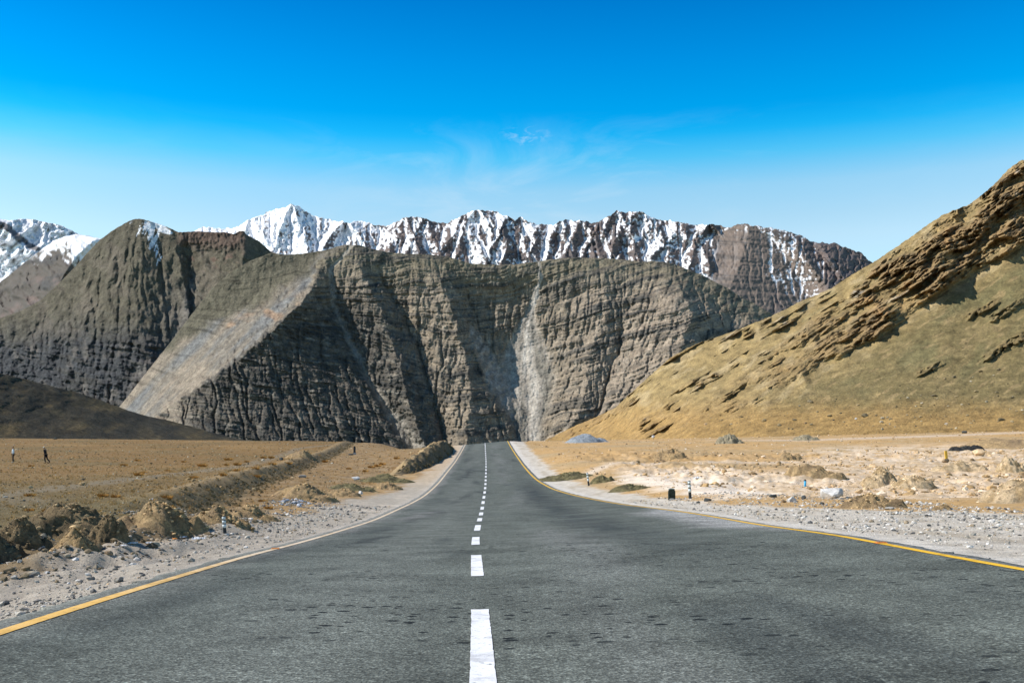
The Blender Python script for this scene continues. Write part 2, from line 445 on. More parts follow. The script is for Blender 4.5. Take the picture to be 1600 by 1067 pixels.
# ------------------------------------------------------------------ road and its painted lines
def asphalt():
    m, nt, b = mat_new('asphalt')
    b.inputs['Roughness'].default_value = 0.9; b.inputs['Specular IOR Level'].default_value = 0.12
    geo = N(nt, 'ShaderNodeNewGeometry'); pos = geo.outputs['Position']
    base = N(nt, 'ShaderNodeAttribute', attribute_name='albedo').outputs['Color']
    fine = noise(nt, pos, 42, 3, .8); mid = noise(nt, pos, 1.1, 8, .6)
    vor = N(nt, 'ShaderNodeTexVoronoi', Scale=48.0); nt.links.new(pos, vor.inputs['Vector'])
    c = mixc(nt, 1.0, base, rampn(nt, fine, [(.28, g3(.35)), (.5, g3(.9)), (.72, g3(2.2))]), 'MULTIPLY')
    c = mixc(nt, 1.0, c, rampn(nt, mid, [(.28, g3(.62)), (.5, g3(1)), (.72, g3(1.3))]), 'MULTIPLY')
    sc_ = N(nt, 'ShaderNodeSeparateColor'); nt.links.new(vor.outputs['Color'], sc_.inputs[0])
    chip = rampn(nt, sc_.outputs[0], [(.0, g3(.62)), (.5, g3(.92)), (.8, g3(1.12)), (.95, g3(1.5))])
    c = mixc(nt, 1.0, c, chip, 'MULTIPLY')
    # scattered tar-dark pits, stretched across the lanes
    mp = N(nt, 'ShaderNodeMapping'); mp.inputs['Scale'].default_value = (2.6, 3.4, 1); nt.links.new(pos, mp.inputs[0])
    v2 = N(nt, 'ShaderNodeTexVoronoi', Scale=2.4, Randomness=1.0); nt.links.new(mp.outputs[0], v2.inputs['Vector'])
    wob = noise(nt, pos, 17, 4)
    dd = N(nt, 'ShaderNodeMath', operation='MULTIPLY_ADD'); nt.links.new(wob, dd.inputs[0]); dd.inputs[1].default_value = .28; nt.links.new(v2.outputs['Distance'], dd.inputs[2])
    sz = N(nt, 'ShaderNodeSeparateColor'); nt.links.new(v2.outputs['Color'], sz.inputs[0])
    sb = N(nt, 'ShaderNodeMath', operation='MULTIPLY_ADD'); nt.links.new(sz.outputs[0], sb.inputs[0]); sb.inputs[1].default_value = -.50; nt.links.new(dd.outputs[0], sb.inputs[2])
    pits = rampn(nt, sb.outputs[0], [(.0, g3(1)), (.045, g3(0))])
    area = rampn(nt, noise(nt, pos, .22, 2), [(.40, g3(0)), (.54, g3(1))])
    pm = mixc(nt, 1.0, pits, area, 'MULTIPLY')
    c = mixc(nt, pm, c, (.014, .017, .018))
    nt.links.new(c, b.inputs['Base Color'])
    ad = N(nt, 'ShaderNodeMath', operation='ADD'); nt.links.new(fine, ad.inputs[0]); nt.links.new(vor.outputs['Distance'], ad.inputs[1])
    bump(nt, b, ad.outputs[0], .55, .012)
    return m
def road_pt(Y, s):
    """s: -1 left line, 0 centre, 1 right line, beyond = shoulder of the asphalt in metres"""
    xl, x0, xr, zl, z0, zr_ = (rd(a, Y) for a in (XL, XC, XR, ZL, ZC, ZR))
    x = np.where(s < -1, xl + (s + 1), np.where(s > 1, xr + (s - 1), np.where(s < 0, x0 + s * (x0 - xl), x0 + s * (xr - x0))))
    sc = np.clip(s, -1, 1)
    z = np.where(s < 0, z0 + (zl - z0) * np.abs(sc), z0 + (zr_ - z0) * np.abs(sc))
    z = z - .035 * np.clip(np.abs(s) - 1, 0, 1)
    z = z + .012 * perlin(Y * .12, x * .3, 71)
    return x, z
def road_z(x, Y):
    """road height under a point x"""
    x0, xl, xr = rd(XC, Y), rd(XL, Y), rd(XR, Y)
    s = np.where(x < xl, -1 + (x - xl), np.where(x > xr, 1 + (x - xr), np.where(x < x0, (x - x0) / (x0 - xl), (x - x0) / (xr - x0))))
    return road_pt(Y, s)[1]
def build_road():
    Ys = np.r_[np.arange(-40, 0, 2.0), np.arange(0, 60, .2), np.arange(60, 200, .6), np.arange(200, 330, 3)]
    S = np.r_[-1.42, -1.3, np.linspace(-1.18, 1.0, 46), 1.15, 1.3, 1.45]
    YY, SS = np.meshgrid(Ys, S, indexing='ij')
    rag = .11 * fbm(YY * 1.3, SS * 0 + 2.2, 4, 73)
    SS = SS + np.where(SS < -1.2, rag, np.where(SS > 1.2, rag * 1.2, 0))
    X, Z = road_pt(YY, SS)
    Z = Z - np.where((SS < -1.38) | (SS > 1.40), .22, 0)
    # albedo: green-grey worn asphalt, dark wheel tracks, dust drifted in from the edges
    C = np.array([.120, .132, .116]) * np.ones(X.shape + (3,))
    lat = np.where(SS < 0, SS * 3.5, SS * (rd(XR, YY) - rd(XC, YY)))
    C = colmix(C, [.155, .166, .148], .7 * np.exp(-((lat + 1.4) / 1.0)**2))
    trk = np.exp(-((lat - 2.9 + .25 * perlin(YY * .05, YY * 0, 75)) / .8)**2) * sstep(YY, 8, 22)
    C = colmix(C, [.055, .064, .062], .8 * trk * (.6 + .6 * sstep(fbm(YY * .5, lat * 1.2, 4, 84), -.3, .3)) * sstep(90 - YY, 0, 30) + 0 * X)
    C = colmix(C, [.06, .068, .066], .5 * np.exp(-((lat + 2.3) / .5)**2) * sstep(fbm(YY * .07, lat * .3, 3, 76), -.1, .3))
    blot = sstep(fbm(YY * .09 + 4, lat * .5, 4, 77), .22, .5)
    C = colmix(C, [.062, .070, .066], .85 * blot)
    C = colmix(C, [.17, .178, .165], .8 * np.exp(-((lat - 1.6) / .8)**2) * sstep(fbm(YY * .06 + 9, lat * .4, 3, 83), -.2, .3))
    # skid marks and dusty streaks
    for (y0, y1, l0, w, k, c) in ((17, 26, -2.0, .16, .8, (.035, .04, .04)), (24, 44, -2.0, .3, .5, (.05, .055, .055)), (30, 44, -2.3, .5, .7, (.20, .20, .19)),
                                  (44, 66, -1.2, .28, .6, (.045, .05, .05)), (75, 110, -1.5, .5, .7, (.04, .045, .045)), (112, 150, -1.7, .35, .35, (.05, .05, .05)),
                                  (85, 130, 2.3, .7, .35, (.15, .155, .15)), (42, 70, 2.8, .8, .5, (.045, .05, .052))):
        q = (YY - y0) / (y1 - y0)
        mk = np.exp(-((lat - l0 - 1.1 * (q - .5) - .2 * perlin(YY * .3, YY * 0 + l0, 78)) / w)**2) * sstep(q, 0, .25) * sstep(1 - q, 0, .4) * sstep(fbm(YY * .35, lat * 1.5, 3, 79), -.35, .15)
        C = colmix(C, c, np.clip(k * mk, 0, 1))
    dl = lat + 3.5; dr = rd(XR, YY) - rd(XC, YY) - lat
    nz = fbm(YY * .25, lat * .8, 4, 80)
    du = sstep(.75 - dl + .5 * nz, 0, .9) * itp(YY, [(0, .25), (14, .3), (24, .55), (60, .6), (200, .5)])
    C = colmix(C, [.30, .29, .27], np.clip(du, 0, 1))
    dv = sstep(itp(YY, [(0, .2), (16, .3), (21, 1.6), (31, 1.7), (36, .5), (60, .3), (300, .3)]) - dr + .6 * nz, 0, 1.0) * itp(YY, [(0, .25), (16, .3), (21, .6), (31, .65), (36, .35), (300, .35)])
    C = colmix(C, [.42, .41, .40], np.clip(dv, 0, 1))
    # a tarred seam across the lanes
    seam = np.exp(-((YY - 9.15 - .025 * lat - .03 * perlin(lat * 2, lat * 0, 82)) / .045)**2) * sstep(lat, -.3, .3) * sstep(2.6 - lat, 0, 1.2)
    V = np.stack([X, YY, Z], -1).reshape(-1, 3)
    o = mesh_obj('road', V, grid_faces(len(Ys), len(S)), asphalt(), col=C.reshape(-1, 3))
    return tag(o, kind='structure')
road = build_road()
def paint_mat(name, color, faded, y0, y1):
    m, nt, b = mat_new(name)
    b.inputs['Roughness'].default_value = .7
    geo = N(nt, 'ShaderNodeNewGeometry'); pos = geo.outputs['Position']
    sp = N(nt, 'ShaderNodeSeparateXYZ'); nt.links.new(pos, sp.inputs[0])
    n1 = noise(nt, pos, 2.4, 6, .7); n2 = noise(nt, pos, 40, 3, .7)
    base = color
    if faded:
        mr = N(nt, 'ShaderNodeMapRange'); nt.links.new(sp.outputs['Y'], mr.inputs[0])
        mr.inputs[1].default_value = y0; mr.inputs[2].default_value = y1
        sm = N(nt, 'ShaderNodeMath', operation='MULTIPLY_ADD'); nt.links.new(n1, sm.inputs[0]); sm.inputs[1].default_value = .5; nt.links.new(mr.outputs[0], sm.inputs[2])
        base = mixc(nt, rampn(nt, sm.outputs[0], [(.25, g3(0)), (.8, g3(.85))]), color, faded)
    c = mixc(nt, rampn(nt, n1, [(.38, g3(.6)), (.50, g3(0))]), base, tuple(.5 * k for k in color))
    c = mixc(nt, rampn(nt, noise(nt, pos, 14, 6, .75), [(.33, g3(.85)), (.41, g3(0))]), c, (.13, .14, .125))
    c = mixc(nt, 1.0, c, rampn(nt, n2, [(.28, g3(.62)), (.42, g3(1)), (.7, g3(1.06))]), 'MULTIPLY')
    nt.links.new(c, b.inputs['Base Color'])
    bump(nt, b, n2, .4, .006)
    return m
M_WHITE = paint_mat('white_road_paint', (.78, .78, .80), None, 0, 1)
M_YEL_L = paint_mat('yellow_road_paint_left', (.74, .45, .12), (.66, .56, .45), 9, 22)
M_YEL_R = paint_mat('yellow_road_paint_right', (.80, .47, .035), None, 0, 1)
def paint_strip(name, Ys, xfun, w, mat, lift=.005):
    Ys = np.asarray(Ys, float); T = np.array([-1, -.5, 0, .5, 1.])
    YY, TT = np.meshgrid(Ys, T, indexing='ij')
    rg_ = .005 * fbm(YY * 5, TT * 0 + 1.5, 3, 91) + .004 * perlin(YY * 40, TT * 0, 92)
    X = xfun(YY) + TT * (w / 2) + np.sign(TT) * rg_ * (np.abs(TT) > .9)
    Z = road_z(X, YY) + lift + .00006 * np.clip(YY, 0, 200)
    V = np.stack([X, YY, Z], -1).reshape(-1, 3)
    return V, grid_faces(len(Ys), 5)
YS = np.r_[np.arange(-20, 2, .5), np.arange(2, 40, .08), np.arange(40, 200, .4)]
V, fc = paint_strip('l', YS, lambda y: rd(XL, y), .13, None)
mesh_obj('edge_line', V, fc, M_YEL_L, road)
V, fc = paint_strip('r', YS, lambda y: rd(XR, y), .13, None)
mesh_obj('edge_line', V, fc, M_YEL_R, road)
Vs, Fs, n = [], [], 0
for k in range(-4, 31):
    y1 = 8.73 + 6.1 * k; y0 = y1 - 3.15
    if y1 < -6: continue
    V, fc = paint_strip('c', np.linspace(y0, y1, 40 if y0 < 30 else 8), lambda y: rd(XC, y) + .01, .152, None, .006)
    Vs.append(V); Fs.append(fc + n); n += len(V)
mesh_obj('centre_line', np.vstack(Vs), np.vstack(Fs), M_WHITE, road)
#@@MOUNTAINS
# ------------------------------------------------------------------ mountains and hills (each a relief with its own distance, face and back slope)
M_ROCK = earth_mat('mountain_rock', .045, .20, .55, 1.5, .6, 7.0)
M_HILL = earth_mat('hill_soil', .25, 1.5, .58, 1.42, .8, .8)
M_DARKHILL = earth_mat('dark_hill_soil', .09, .45, .5, 1.6, .8, 1.5)
def snow_mat():
    m, nt, b = mat_new('snow_and_rock')
    geo = N(nt, 'ShaderNodeNewGeometry'); pos = geo.outputs['Position']
    base = N(nt, 'ShaderNodeAttribute', attribute_name='albedo').outputs['Color']
    n1 = noise(nt, pos, .012, 8, .65)
    c = mixc(nt, 1.0, base, rampn(nt, n1, [(.28, g3(.85)), (.72, g3(1.12))]), 'MULTIPLY')
    nt.links.new(c, b.inputs['Base Color']); b.inputs['Roughness'].default_value = .8
    bump(nt, b, n1, .4, 18.0)
    return m
M_SNOW = snow_mat()
def tent(U, ROW, line, wl, wr, amp=1.0, fade=12):
    """1 on a crest line given as (column, row) points, falling linearly to 0 at wl / wr columns aside"""
    L = sorted(line, key=lambda p: p[1]); uc = np.interp(ROW, [p[1] for p in L], [p[0] for p in L])
    d = U - uc
    t = np.clip(1 - np.where(d < 0, -d / wl, d / wr), 0, 1)
    f = sstep(ROW, L[0][1] - fade, L[0][1] + fade) * sstep(-ROW, -L[-1][1] - fade, -L[-1][1] + fade)
    return amp * t * f
def lines_field(U, ROW, lines):
    """between hand-placed crest and gully lines the face runs straight: piecewise-linear across each row"""
    out = np.zeros(U.shape)
    us = np.stack([np.interp(ROW[:, :], [p[1] for p in sorted(l, key=lambda p: p[1])], [p[0] for p in sorted(l, key=lambda p: p[1])]) for l, _ in lines], -1)
    vs = np.stack([np.interp(ROW, [p[0] for p in v], [p[1] for p in v]) if isinstance(v, list) else np.full(ROW.shape, float(v)) for _, v in lines], -1)
    us = np.maximum.accumulate(us + np.arange(len(lines)) * .5, axis=-1)
    out = np.where(U <= us[..., 0], vs[..., 0], vs[..., -1])
    for i in range(len(lines) - 1):
        a, b = us[..., i], us[..., i + 1]
        t = np.clip((U - a) / np.maximum(b - a, 1e-3), 0, 1)
        out = np.where((U > a) & (U <= b), vs[..., i] + (vs[..., i+1] - vs[..., i]) * t, out)
    return out
def relief(name, u0, u1, nu, nv, sky_pts, base_pts, dfun, cfun, mat, sky_jit=1.5, jit_s=.08, seed=0, back=(6, 60, -.7), vpow=1.0):
    u = np.linspace(u0, u1, nu)
    du = (u1 - u0) / (nu - 1)
    sks = gsm(itp(u, sky_pts), max(1, int(9 / du)))
    sk = itp(u, sky_pts) + sky_jit * fbm(u * jit_s, u * 0 + seed, 5, 100 + seed, .6)
    bs = itp(u, base_pts)
    v = np.linspace(0, 1, nv)**vpow
    U, Vv = np.meshgrid(u, v)
    ROW = bs + (sk - bs) * Vv
    D = dfun(U, ROW, np.clip((bs - ROW) / (bs - sks), 0, 1.3), sks[None, :] + 0 * ROW)
    C = cfun(U, ROW, Vv, D)
    X = (U - CX) / F * D; Z = (HY - ROW) / F * D
    rows = [np.stack([X, D, Z], -1)]; cols = [C]
    nb, step, sl = back
    for i in range(1, nb + 1):
        Db = D[-1] + step * i * (1 + .15 * perlin(u * .05, u * 0 + i, seed + 7))
        Zb = Z[-1] + sl * (Db - D[-1])
        rows.append(np.stack([(u - CX) / F * Db, Db, Zb], -1)[None]); cols.append(C[-1:])
    P = np.concatenate(rows, 0); C = np.concatenate(cols, 0)
    o = mesh_obj(name, P.reshape(-1, 3), grid_faces(P.shape[0], P.shape[1]), mat, col=C.reshape(-1, 3))
    def look(uq, rq):
        """distance of the face along the sight line through a photo pixel"""
        j = int(round((uq - u0) / du))
        if not (0 <= j < nu) or rq > bs[j] or rq < sk[j]: return None
        return float(np.interp(-rq, -ROW[:, j], D[:, j]))
    relief.look = look
    return tag(o, kind='structure')
def blur(a, s, axis):
    k = int(3 * s + 1); w = np.exp(-0.5 * (np.arange(-k, k + 1) / s)**2); w /= w.sum()
    p = [(0, 0), (0, 0)]; p[axis] = (k, k); b = np.pad(a, p, mode='edge'); n = a.shape[axis]; r = 0
    for i, c in enumerate(w): r = r + c * (b[i:i + n] if axis == 0 else b[:, i:i + n])
    return r
def carve(D, U, ROW, amp, its=4, q0=14.0, wander=.5, seed=0):
    """rain runs down the face, gathers in rills and cuts them; returns the cut face and the flow"""
    rs = np.random.default_rng(seed); nv, nu = D.shape; du = (U[0, -1] - U[0, 0]) / (nu - 1)
    q = None
    for it in range(its):
        m = D / F
        S = blur(D, 1.2, 1)
        Dx = np.gradient(S, axis=1) / (du * m); dr = np.abs(np.gradient(ROW, axis=0)) + 1e-3
        Dz = np.clip(blur(np.abs(np.gradient(S, axis=0)), 3, 0) / (dr * m), .4, 3)
        lat = np.clip(Dx * Dz / (1 + Dx * Dx), -2.2, 2.2) * dr / du
        lat = lat + wander * dr / du * perlin(U * .07, ROW * .05, seed + 5 + it)
        q = np.zeros_like(D); f = np.ones(nu); cols = np.arange(nu)
        for r in range(nv - 1, -1, -1):
            q[r] = f
            t = np.clip(np.floor(cols + lat[r] + rs.random(nu)), 0, nu - 1).astype(int)
            f = np.bincount(t, weights=f, minlength=nu) + 1.0
        g = np.log1p(q / q0)
        g = blur(blur(g, .9, 1), 2.0, 0)
        D = D + (amp / its) * (g - blur(g, 9, 1)) * 1.6
    fl = blur(blur(np.log1p(q / q0), 1.0, 1), 2.5, 0)
    return D, fl
def full(U, c): return np.array(c, float) * np.ones(U.shape + (3,))

# ---- the far snow range
SK_D = [(280,372),(309,358),(322,354),(349,358),(367,356),(394,341),(410,336),(424,328),(439,326),(454,320),(469,323),(487,336),(505,341),(524,345),(545,348),(565,345),(585,351),(604,354),(618,347),(632,340),(648,339),(662,341),(680,347),(700,349),(712,342),(722,337),(735,331),(745,327),(760,330),(775,330),(786,336),(797,339),(804,345),(812,339),(826,346),(842,352),(852,350),(865,352),(875,345),(887,343),(900,346),(912,345),(924,348),(935,347),(950,338),(963,330),(982,332),(999,330),(1012,336),(1025,343),(1045,345),(1062,347),(1085,352),(1111,350),(1137,356),(1150,351),(1167,350),(1185,354),(1205,356),(1228,361),(1250,367),(1265,376),(1280,380),(1305,380),(1325,388),(1345,395),(1362,410),(1390,432),(1430,470)]
def d_D(U, ROW, V, SK):
    h = ROW - SK
    D = 6900 + 1500 * V
    crests = [(394,341,(372,400)),(454,320,(440,400)),(454,320,(500,400)),(540,346,(530,400)),(632,340,(606,405)),(662,341,(668,405)),(722,337,(706,415)),(745,327,(752,415)),(797,339,(778,415)),(812,339,(838,415)),(875,345,(858,410)),(912,345,(905,410)),(935,347,(938,410)),(963,330,(950,410)),(999,330,(1010,410)),(1062,347,(1040,415)),(1111,350,(1085,430))]
    bump_ = np.zeros(U.shape); w0 = 16 * fbm(U * .05, ROW * .05, 4, 47)
    for (u, r, (u2, r2)) in crests:
        k = 20 + 14 * ((u * 7) % 5) / 5
        for sg in (-1, 1):
            e1 = 8 + (u * 13 % 17); e2 = 26 + (u * 5 % 21)
            bump_ = np.maximum(bump_, tent(U + .5 * w0, ROW, [(u, r - 6), (u + sg * e1, r + 22), (u + sg * (e2 - 6 * (u % 3)), r + 55), (u + sg * e2 * 1.2, r + 110)], k * .7, k * .7, 1, 4) * (.65 + .35 * perlin(U * .03, ROW * .03, 3)))
    bump_ = np.maximum(bump_, 1.0 * tent(U, ROW, [(1167,349),(1170,360),(1160,400),(1140,450),(1120,520)], 85, 110, 1, 4))
    bump_ = np.maximum(bump_, .9 * tent(U, ROW, [(1168,349),(1215,372),(1250,400),(1290,440),(1310,480)], 40, 70, 1, 4))
    bump_ = np.maximum(bump_, .8 * tent(U, ROW, [(1280,380),(1300,410),(1330,450)], 25, 40, 1, 4))
    w = 24 * fbm(U * .03, ROW * .03, 4, 50)
    rr = np.maximum(ridged((U + .75 * ROW + w) * .026, (ROW + w) * .010, 4, 51, .6), ridged((U - .75 * ROW + w) * .026 + 9, (ROW - w) * .010, 4, 49, .6)) - .25
    rf = np.maximum(ridged((U + ROW + w) * .07, (ROW - .2 * U) * .03, 4, 52, .6), ridged((U - ROW + w) * .07, (ROW + .2 * U) * .03, 4, 48, .6)) - .25
    rg2 = ridged((U - .7 * ROW) * .12, (ROW + .3 * U) * .09, 3, 53, .6)
    pk_ = sstep(np.maximum(tent(U, ROW, [(1165,350),(1168,380),(1160,500)], 75, 75, 1), tent(U, ROW, [(1168,352),(1215,380),(1250,430),(1280,490)], 60, 30, 1)), .05, .4)
    rel = 240 * bump_ + (1 - .75 * pk_) * (90 * rr * (.35 + .65 * sstep(h, 0, 30)) + 38 * rf + 18 * rg2) + 22 * fbm((ROW + .12 * U) * .02, (ROW - .06 * U) * .16, 4, 58)
    Dc, fl = carve(D - rel, U, ROW, 24, 4, 14, .6, 6)
    D = lerp(Dc, D - rel, .75 * pk_)
    D = D - 16 * fbm(U * .2, ROW * .2, 4, 167)
    d_D.rel = (bump_, rr, rf, rg2, h, fl)
    return D
def c_D(U, ROW, V, D):
    b, rr, rf, rg2, h, fl = d_D.rel
    C = full(U, [.135, .112, .105])
    C = colmix(C, [.175, .135, .12], sstep(fbm(U * .02, ROW * .05, 3, 54), -.1, .3))
    C = colmix(C, [.075, .075, .085], .8 * sstep(fbm(U * .08 + ROW * .02, ROW * .2, 3, 55), .0, .35))
    cover = itp(U, [(280, .3), (360, .8), (420, .52), (560, .38), (600, .2), (700, .1), (745, .27), (800, .13), (850, .2), (905, .08), (960, .04), (1010, .2), (1060, .2), (1110, .12), (1160, .0), (1200, .16), (1250, .05), (1300, -.3), (1400, -.8)])
    # snow stays in the gullies and on the gentler benches, rock ribs stand free of it
    lf_ = fl - blur(fl, 14, 1)
    lit_ = np.gradient(blur(D, 1.5, 1), axis=1) / 8.0
    gul = .35 * lf_ - .30 * rr - .40 * rf - .35 * rg2 - .10 * np.clip(lit_, -2, 2) + .3 * fbm(U * .016, (ROW - .06 * U) * .14, 4, 168) + .25 * fbm(U * .05, ROW * .05, 4, 56) + .35 * fbm(U * .22, ROW * .22, 3, 57)
    s = sstep(cover + gul + .36, .05, .22)
    peak = np.maximum(tent(U, ROW, [(1165,350),(1168,380),(1160,500)], 70, 70, 1), tent(U, ROW, [(1168,352),(1215,380),(1250,430),(1280,490)], 70, 45, 1))
    s = s * (1 - .95 * sstep(tent(U, ROW, [(1165,350),(1168,380),(1160,500)], 70, 45, 1), .1, .4) * sstep(h, 4, 16)) * (1 - .9 * sstep(h - .9 * (U - 1168), 40, 60) * sstep(U, 1150, 1170))
    s = s * (1 - .85 * sstep(h - .05 * (U - 1000), 62, 100) * sstep(U, 1080, 1120))
    C = colmix(C, [.21, .165, .135], .85 * sstep(peak, .1, .5))
    sh = fbm((ROW + .12 * U) * .02, (ROW - .06 * U) * .16, 3, 58)
    C = colmix(C, [.09, .085, .08], .6 * sstep(sh, .05, .3) * sstep(peak, .05, .3))
    return colmix(C, [.86, .87, .90], s)
relief('snow_range', 275, 1432, 1150, 150, SK_D, [(275, 470), (1100, 520), (1432, 560)], d_D, c_D, M_SNOW, 5.5, .10, 1, (6, 220, -.8))

# ---- snowy massif on the far left
SK_E = [(-260,330),(-120,352),(-40,346),(0,342),(15,345),(30,342),(52,343),(70,347),(94,352),(112,360),(124,367),(150,377),(190,392),(230,420)]
def d_E(U, ROW, V, SK):
    h = ROW - SK
    w = 10 * fbm(U * .03, ROW * .03, 3, 60)
    rr = ridged((U + .5 * ROW + w) * .022, (ROW + w) * .02, 5, 61, .55)
    rf = ridged((U + ROW) * .06, (ROW - .3 * U) * .05, 4, 62)
    d_E.rel = (rr, rf, h)
    return 5600 + 1000 * V - 220 * rr - 70 * rf - 300 * tent(U, ROW, [(-10,340),(20,372),(55,400),(60,450)], 60, 45)
def c_E(U, ROW, V, D):
    rr, rf, h = d_E.rel
    C = full(U, [.10, .09, .09])
    s = sstep(.95 - .55 * rr - .35 * rf + .4 * fbm(U * .12, ROW * .12, 4, 63), .0, .2)
    s = s * (1 - .9 * sstep(tent(U, ROW, [(0,346),(28,368),(60,392)], 24, 14, 1, 6) + .6 * fbm(U * .07, ROW * .07, 4, 64), .38, .6))
    return colmix(C, [.85, .86, .89], s)
relief('snow_massif', -260, 230, 380, 130, SK_E, [(-260, 560), (230, 560)], d_E, c_E, M_SNOW, 2.0, .1, 2, (6, 200, -.8))

# ---- spur with a snow flank between that massif and the dark peak
SK_B = [(-260,500),(-60,470),(0,441),(22,424),(45,405),(67,388),(85,376),(100,370),(120,366),(140,369),(156,373),(175,375),(210,390),(260,430)]
def d_B(U, ROW, V, SK):
    h = ROW - SK
    rr = ridged((U - .8 * ROW + 14 * fbm(U * .03, ROW * .03, 3, 65)) * .03, ROW * .012, 5, 66); st = fbm(U * .02, (ROW + .3 * U) * .06, 4, 67)
    d_B.rel = (rr, st, h)
    return 3700 + 600 * V - 60 * rr - 14 * st - 260 * tent(U, ROW, [(156,368),(120,400),(100,430),(80,470),(60,540)], 110, 60)
def c_B(U, ROW, V, D):
    rr, st, h = d_B.rel
    C = full(U, [.115, .10, .085])
    C = colmix(C, [.20, .145, .125], .7 * sstep(fbm(U * .03, ROW * .03, 3, 68), 0, .3) * sstep(h, 25, 50))
    C = colmix(C, [.06, .062, .065], .6 * sstep(st, .05, .3))
    s = sstep(.75 - h / 55 - .35 * rr - .3 * st + .8 * fbm(U * .11, ROW * .09, 4, 69) + .8 * sstep(U, 85, 135) - .5 * sstep(-U, -70, -20), .25, .5) * sstep(U, 40, 75)
    return colmix(C, [.84, .85, .88], s)
relief('snowy_spur', -260, 262, 400, 170, SK_B, [(-260, 700), (262, 700)], d_B, c_B, M_SNOW, 1.6, .12, 3, (6, 120, -.7))

# ---- the dark peak at the left
SK_A = [(-400,600),(-200,560),(-60,520),(0,497),(30,487),(62,470),(95,440),(120,414),(140,391),(156,375),(176,360),(195,349),(205,344),(217,341.5),(232,345),(248,350),(262,355),(279,363),(311,361.5),(330,363),(352,363),(366,366),(374,361),(381,361),(385,367),(405,377),(424,394),(450,410),(520,470),(600,520)]
def d_A(U, ROW, V, SK):
    h = ROW - SK
    ln = [([(-300,340),(-300,720)], 60), ([(120,340),(60,480),(-40,560),(-120,720)], 40), ([(150,340),(130,430),(95,520),(120,600),(170,700)], 60), ([(217,340),(222,400),(215,470),(240,560),(235,720)], -5),
          ([(245,340),(254,430),(262,500),(275,560),(268,640),(220,720)], 45), ([(262,340),(275,400),(288,460),(296,520),(285,600),(250,720)], 10), ([(290,340),(292,430),(288,490),(282,560),(280,640),(240,720)], 85),
          ([(345,340),(340,400),(330,470),(330,560),(330,720)], -10), ([(380,340),(380,370),(370,450),(380,560),(400,720)], -60), ([(424,340),(424,395),(440,500),(480,720)], 70)]
    f = lines_field(U + 6 * fbm(U * .05, ROW * .05, 3, 120), ROW, ln)
    k = sstep(h, 0, 40)
    low = sstep(ROW + 25 * fbm(U * .02, ROW * .02, 3, 121) - .12 * np.abs(U - 120), 480, 540) * sstep(-U, -290, -230)
    st = fbm(U * .012 + 2, (ROW - .18 * (U - 150)) * .10, 4, 122, .6)
    rk = ridged((U + .3 * ROW) * .028, (ROW - .38 * U) * .085, 5, 123, .6)
    gl = ridged((U - 217 + 10 * fbm(U * .03, ROW * .03, 3, 124)) / (ROW - 268) * 5.5 + 3, ROW * .010, 4, 125)
    cliff = sstep(U, 272, 285) * sstep(-U, -392, -376) * (1 - sstep(h + 10 * fbm(U * .06, ROW * .1, 4, 166), 14, 34))
    D = 2550 + 750 * V + .6 * f * (.4 + .6 * k) - 22 * gl * sstep(h, 4, 60) - 12 * fbm(U * .05, ROW * .05, 4, 127)
    D, fl = carve(D, U, ROW, 4, 4, 40, .5, 4)
    D = D - 5 * st - 20 * low * rk - 16 * low * st + cliff * (-14 - 12 * ridged(U * .09, ROW * .05, 4, 126)) - 2.5 * fbm(U * .3, ROW * .3, 3, 128)
    d_A.m = (low, st, rk, fl, cliff, h)
    return D
def c_A(U, ROW, V, D):
    low, st, rk, fl, cliff, h = d_A.m
    C = full(U, [.120, .112, .082])
    C = colmix(C, [.15, .135, .105], sstep(fbm(U * .02, ROW * .02, 4, 130), -.05, .35))
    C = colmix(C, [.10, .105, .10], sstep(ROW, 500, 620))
    C = colmix(C, [.06, .066, .072], np.clip(low * (.75 + .5 * rk), 0, 1))
    C = colmix(C, [.16, .15, .135], .7 * low * sstep(fbm(U * .05, ROW * .03, 3, 131), .12, .4))
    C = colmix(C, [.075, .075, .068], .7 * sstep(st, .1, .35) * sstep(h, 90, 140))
    C = colmix(C, [.20, .19, .165], .6 * sstep(tent(U + 4 * fbm(U * .1, ROW * .1, 3, 132), ROW, [(300,420),(290,490),(280,580),(255,660)], 14, 22), .2, .9))
    C = colmix(C, [.125, .085, .068], cliff * (.75 + .25 * fbm(U * .1, ROW * .1, 3, 133)))
    C = colmix(C, [.17, .105, .085], .6 * sstep(h, 26, 40) * sstep(-h, -70, -40) * sstep(fbm(U * .06, ROW * .1, 3, 134), .1, .3) * sstep(U, 270, 300))
    stk = fbm((U + .35 * (ROW - 350)) * .16, ROW * .028, 4, 135)
    sn = sstep(stk + .9 * tent(U, ROW, [(232,338),(238,370),(250,410),(262,450)], 40, 26, 1, 20) - .011 * h + .2 * fbm(U * .3, ROW * .3, 2, 136), .42, .5) * sstep(h, 0, 3) * sstep(-h, -100, -50) * sstep(U, 165, 195)
    sn = np.maximum(sn, sstep(tent(U, ROW, [(240,342),(252,356),(264,366)], 14, 14, 1, 3), .3, .5) * sstep(-h, -20, -12))
    C = colmix(C, [.17, .16, .14], .55 * sstep(fl, 1.2, 2.6) * sstep(h, 60, 120))
    scr_ = sstep(tent(U + 14 * fbm(U * .05, ROW * .05, 3, 194), ROW, [(292,440),(282,500),(255,565),(225,620),(190,690)], 70, 60, 1, 40), .1, .9)
    C = colmix(C, [.175, .165, .15], .55 * scr_ * (.5 + .5 * sstep(fbm((U + .8 * ROW) * .05, (ROW - U) * .012, 3, 195), -.2, .3)))
    C = C * np.array([.95, .90, .87]) * (1 + .25 * fbm(U * .06, ROW * .06, 4, 137))[..., None]
    return colmix(C, [.84, .85, .87], np.clip(sn, 0, 1))
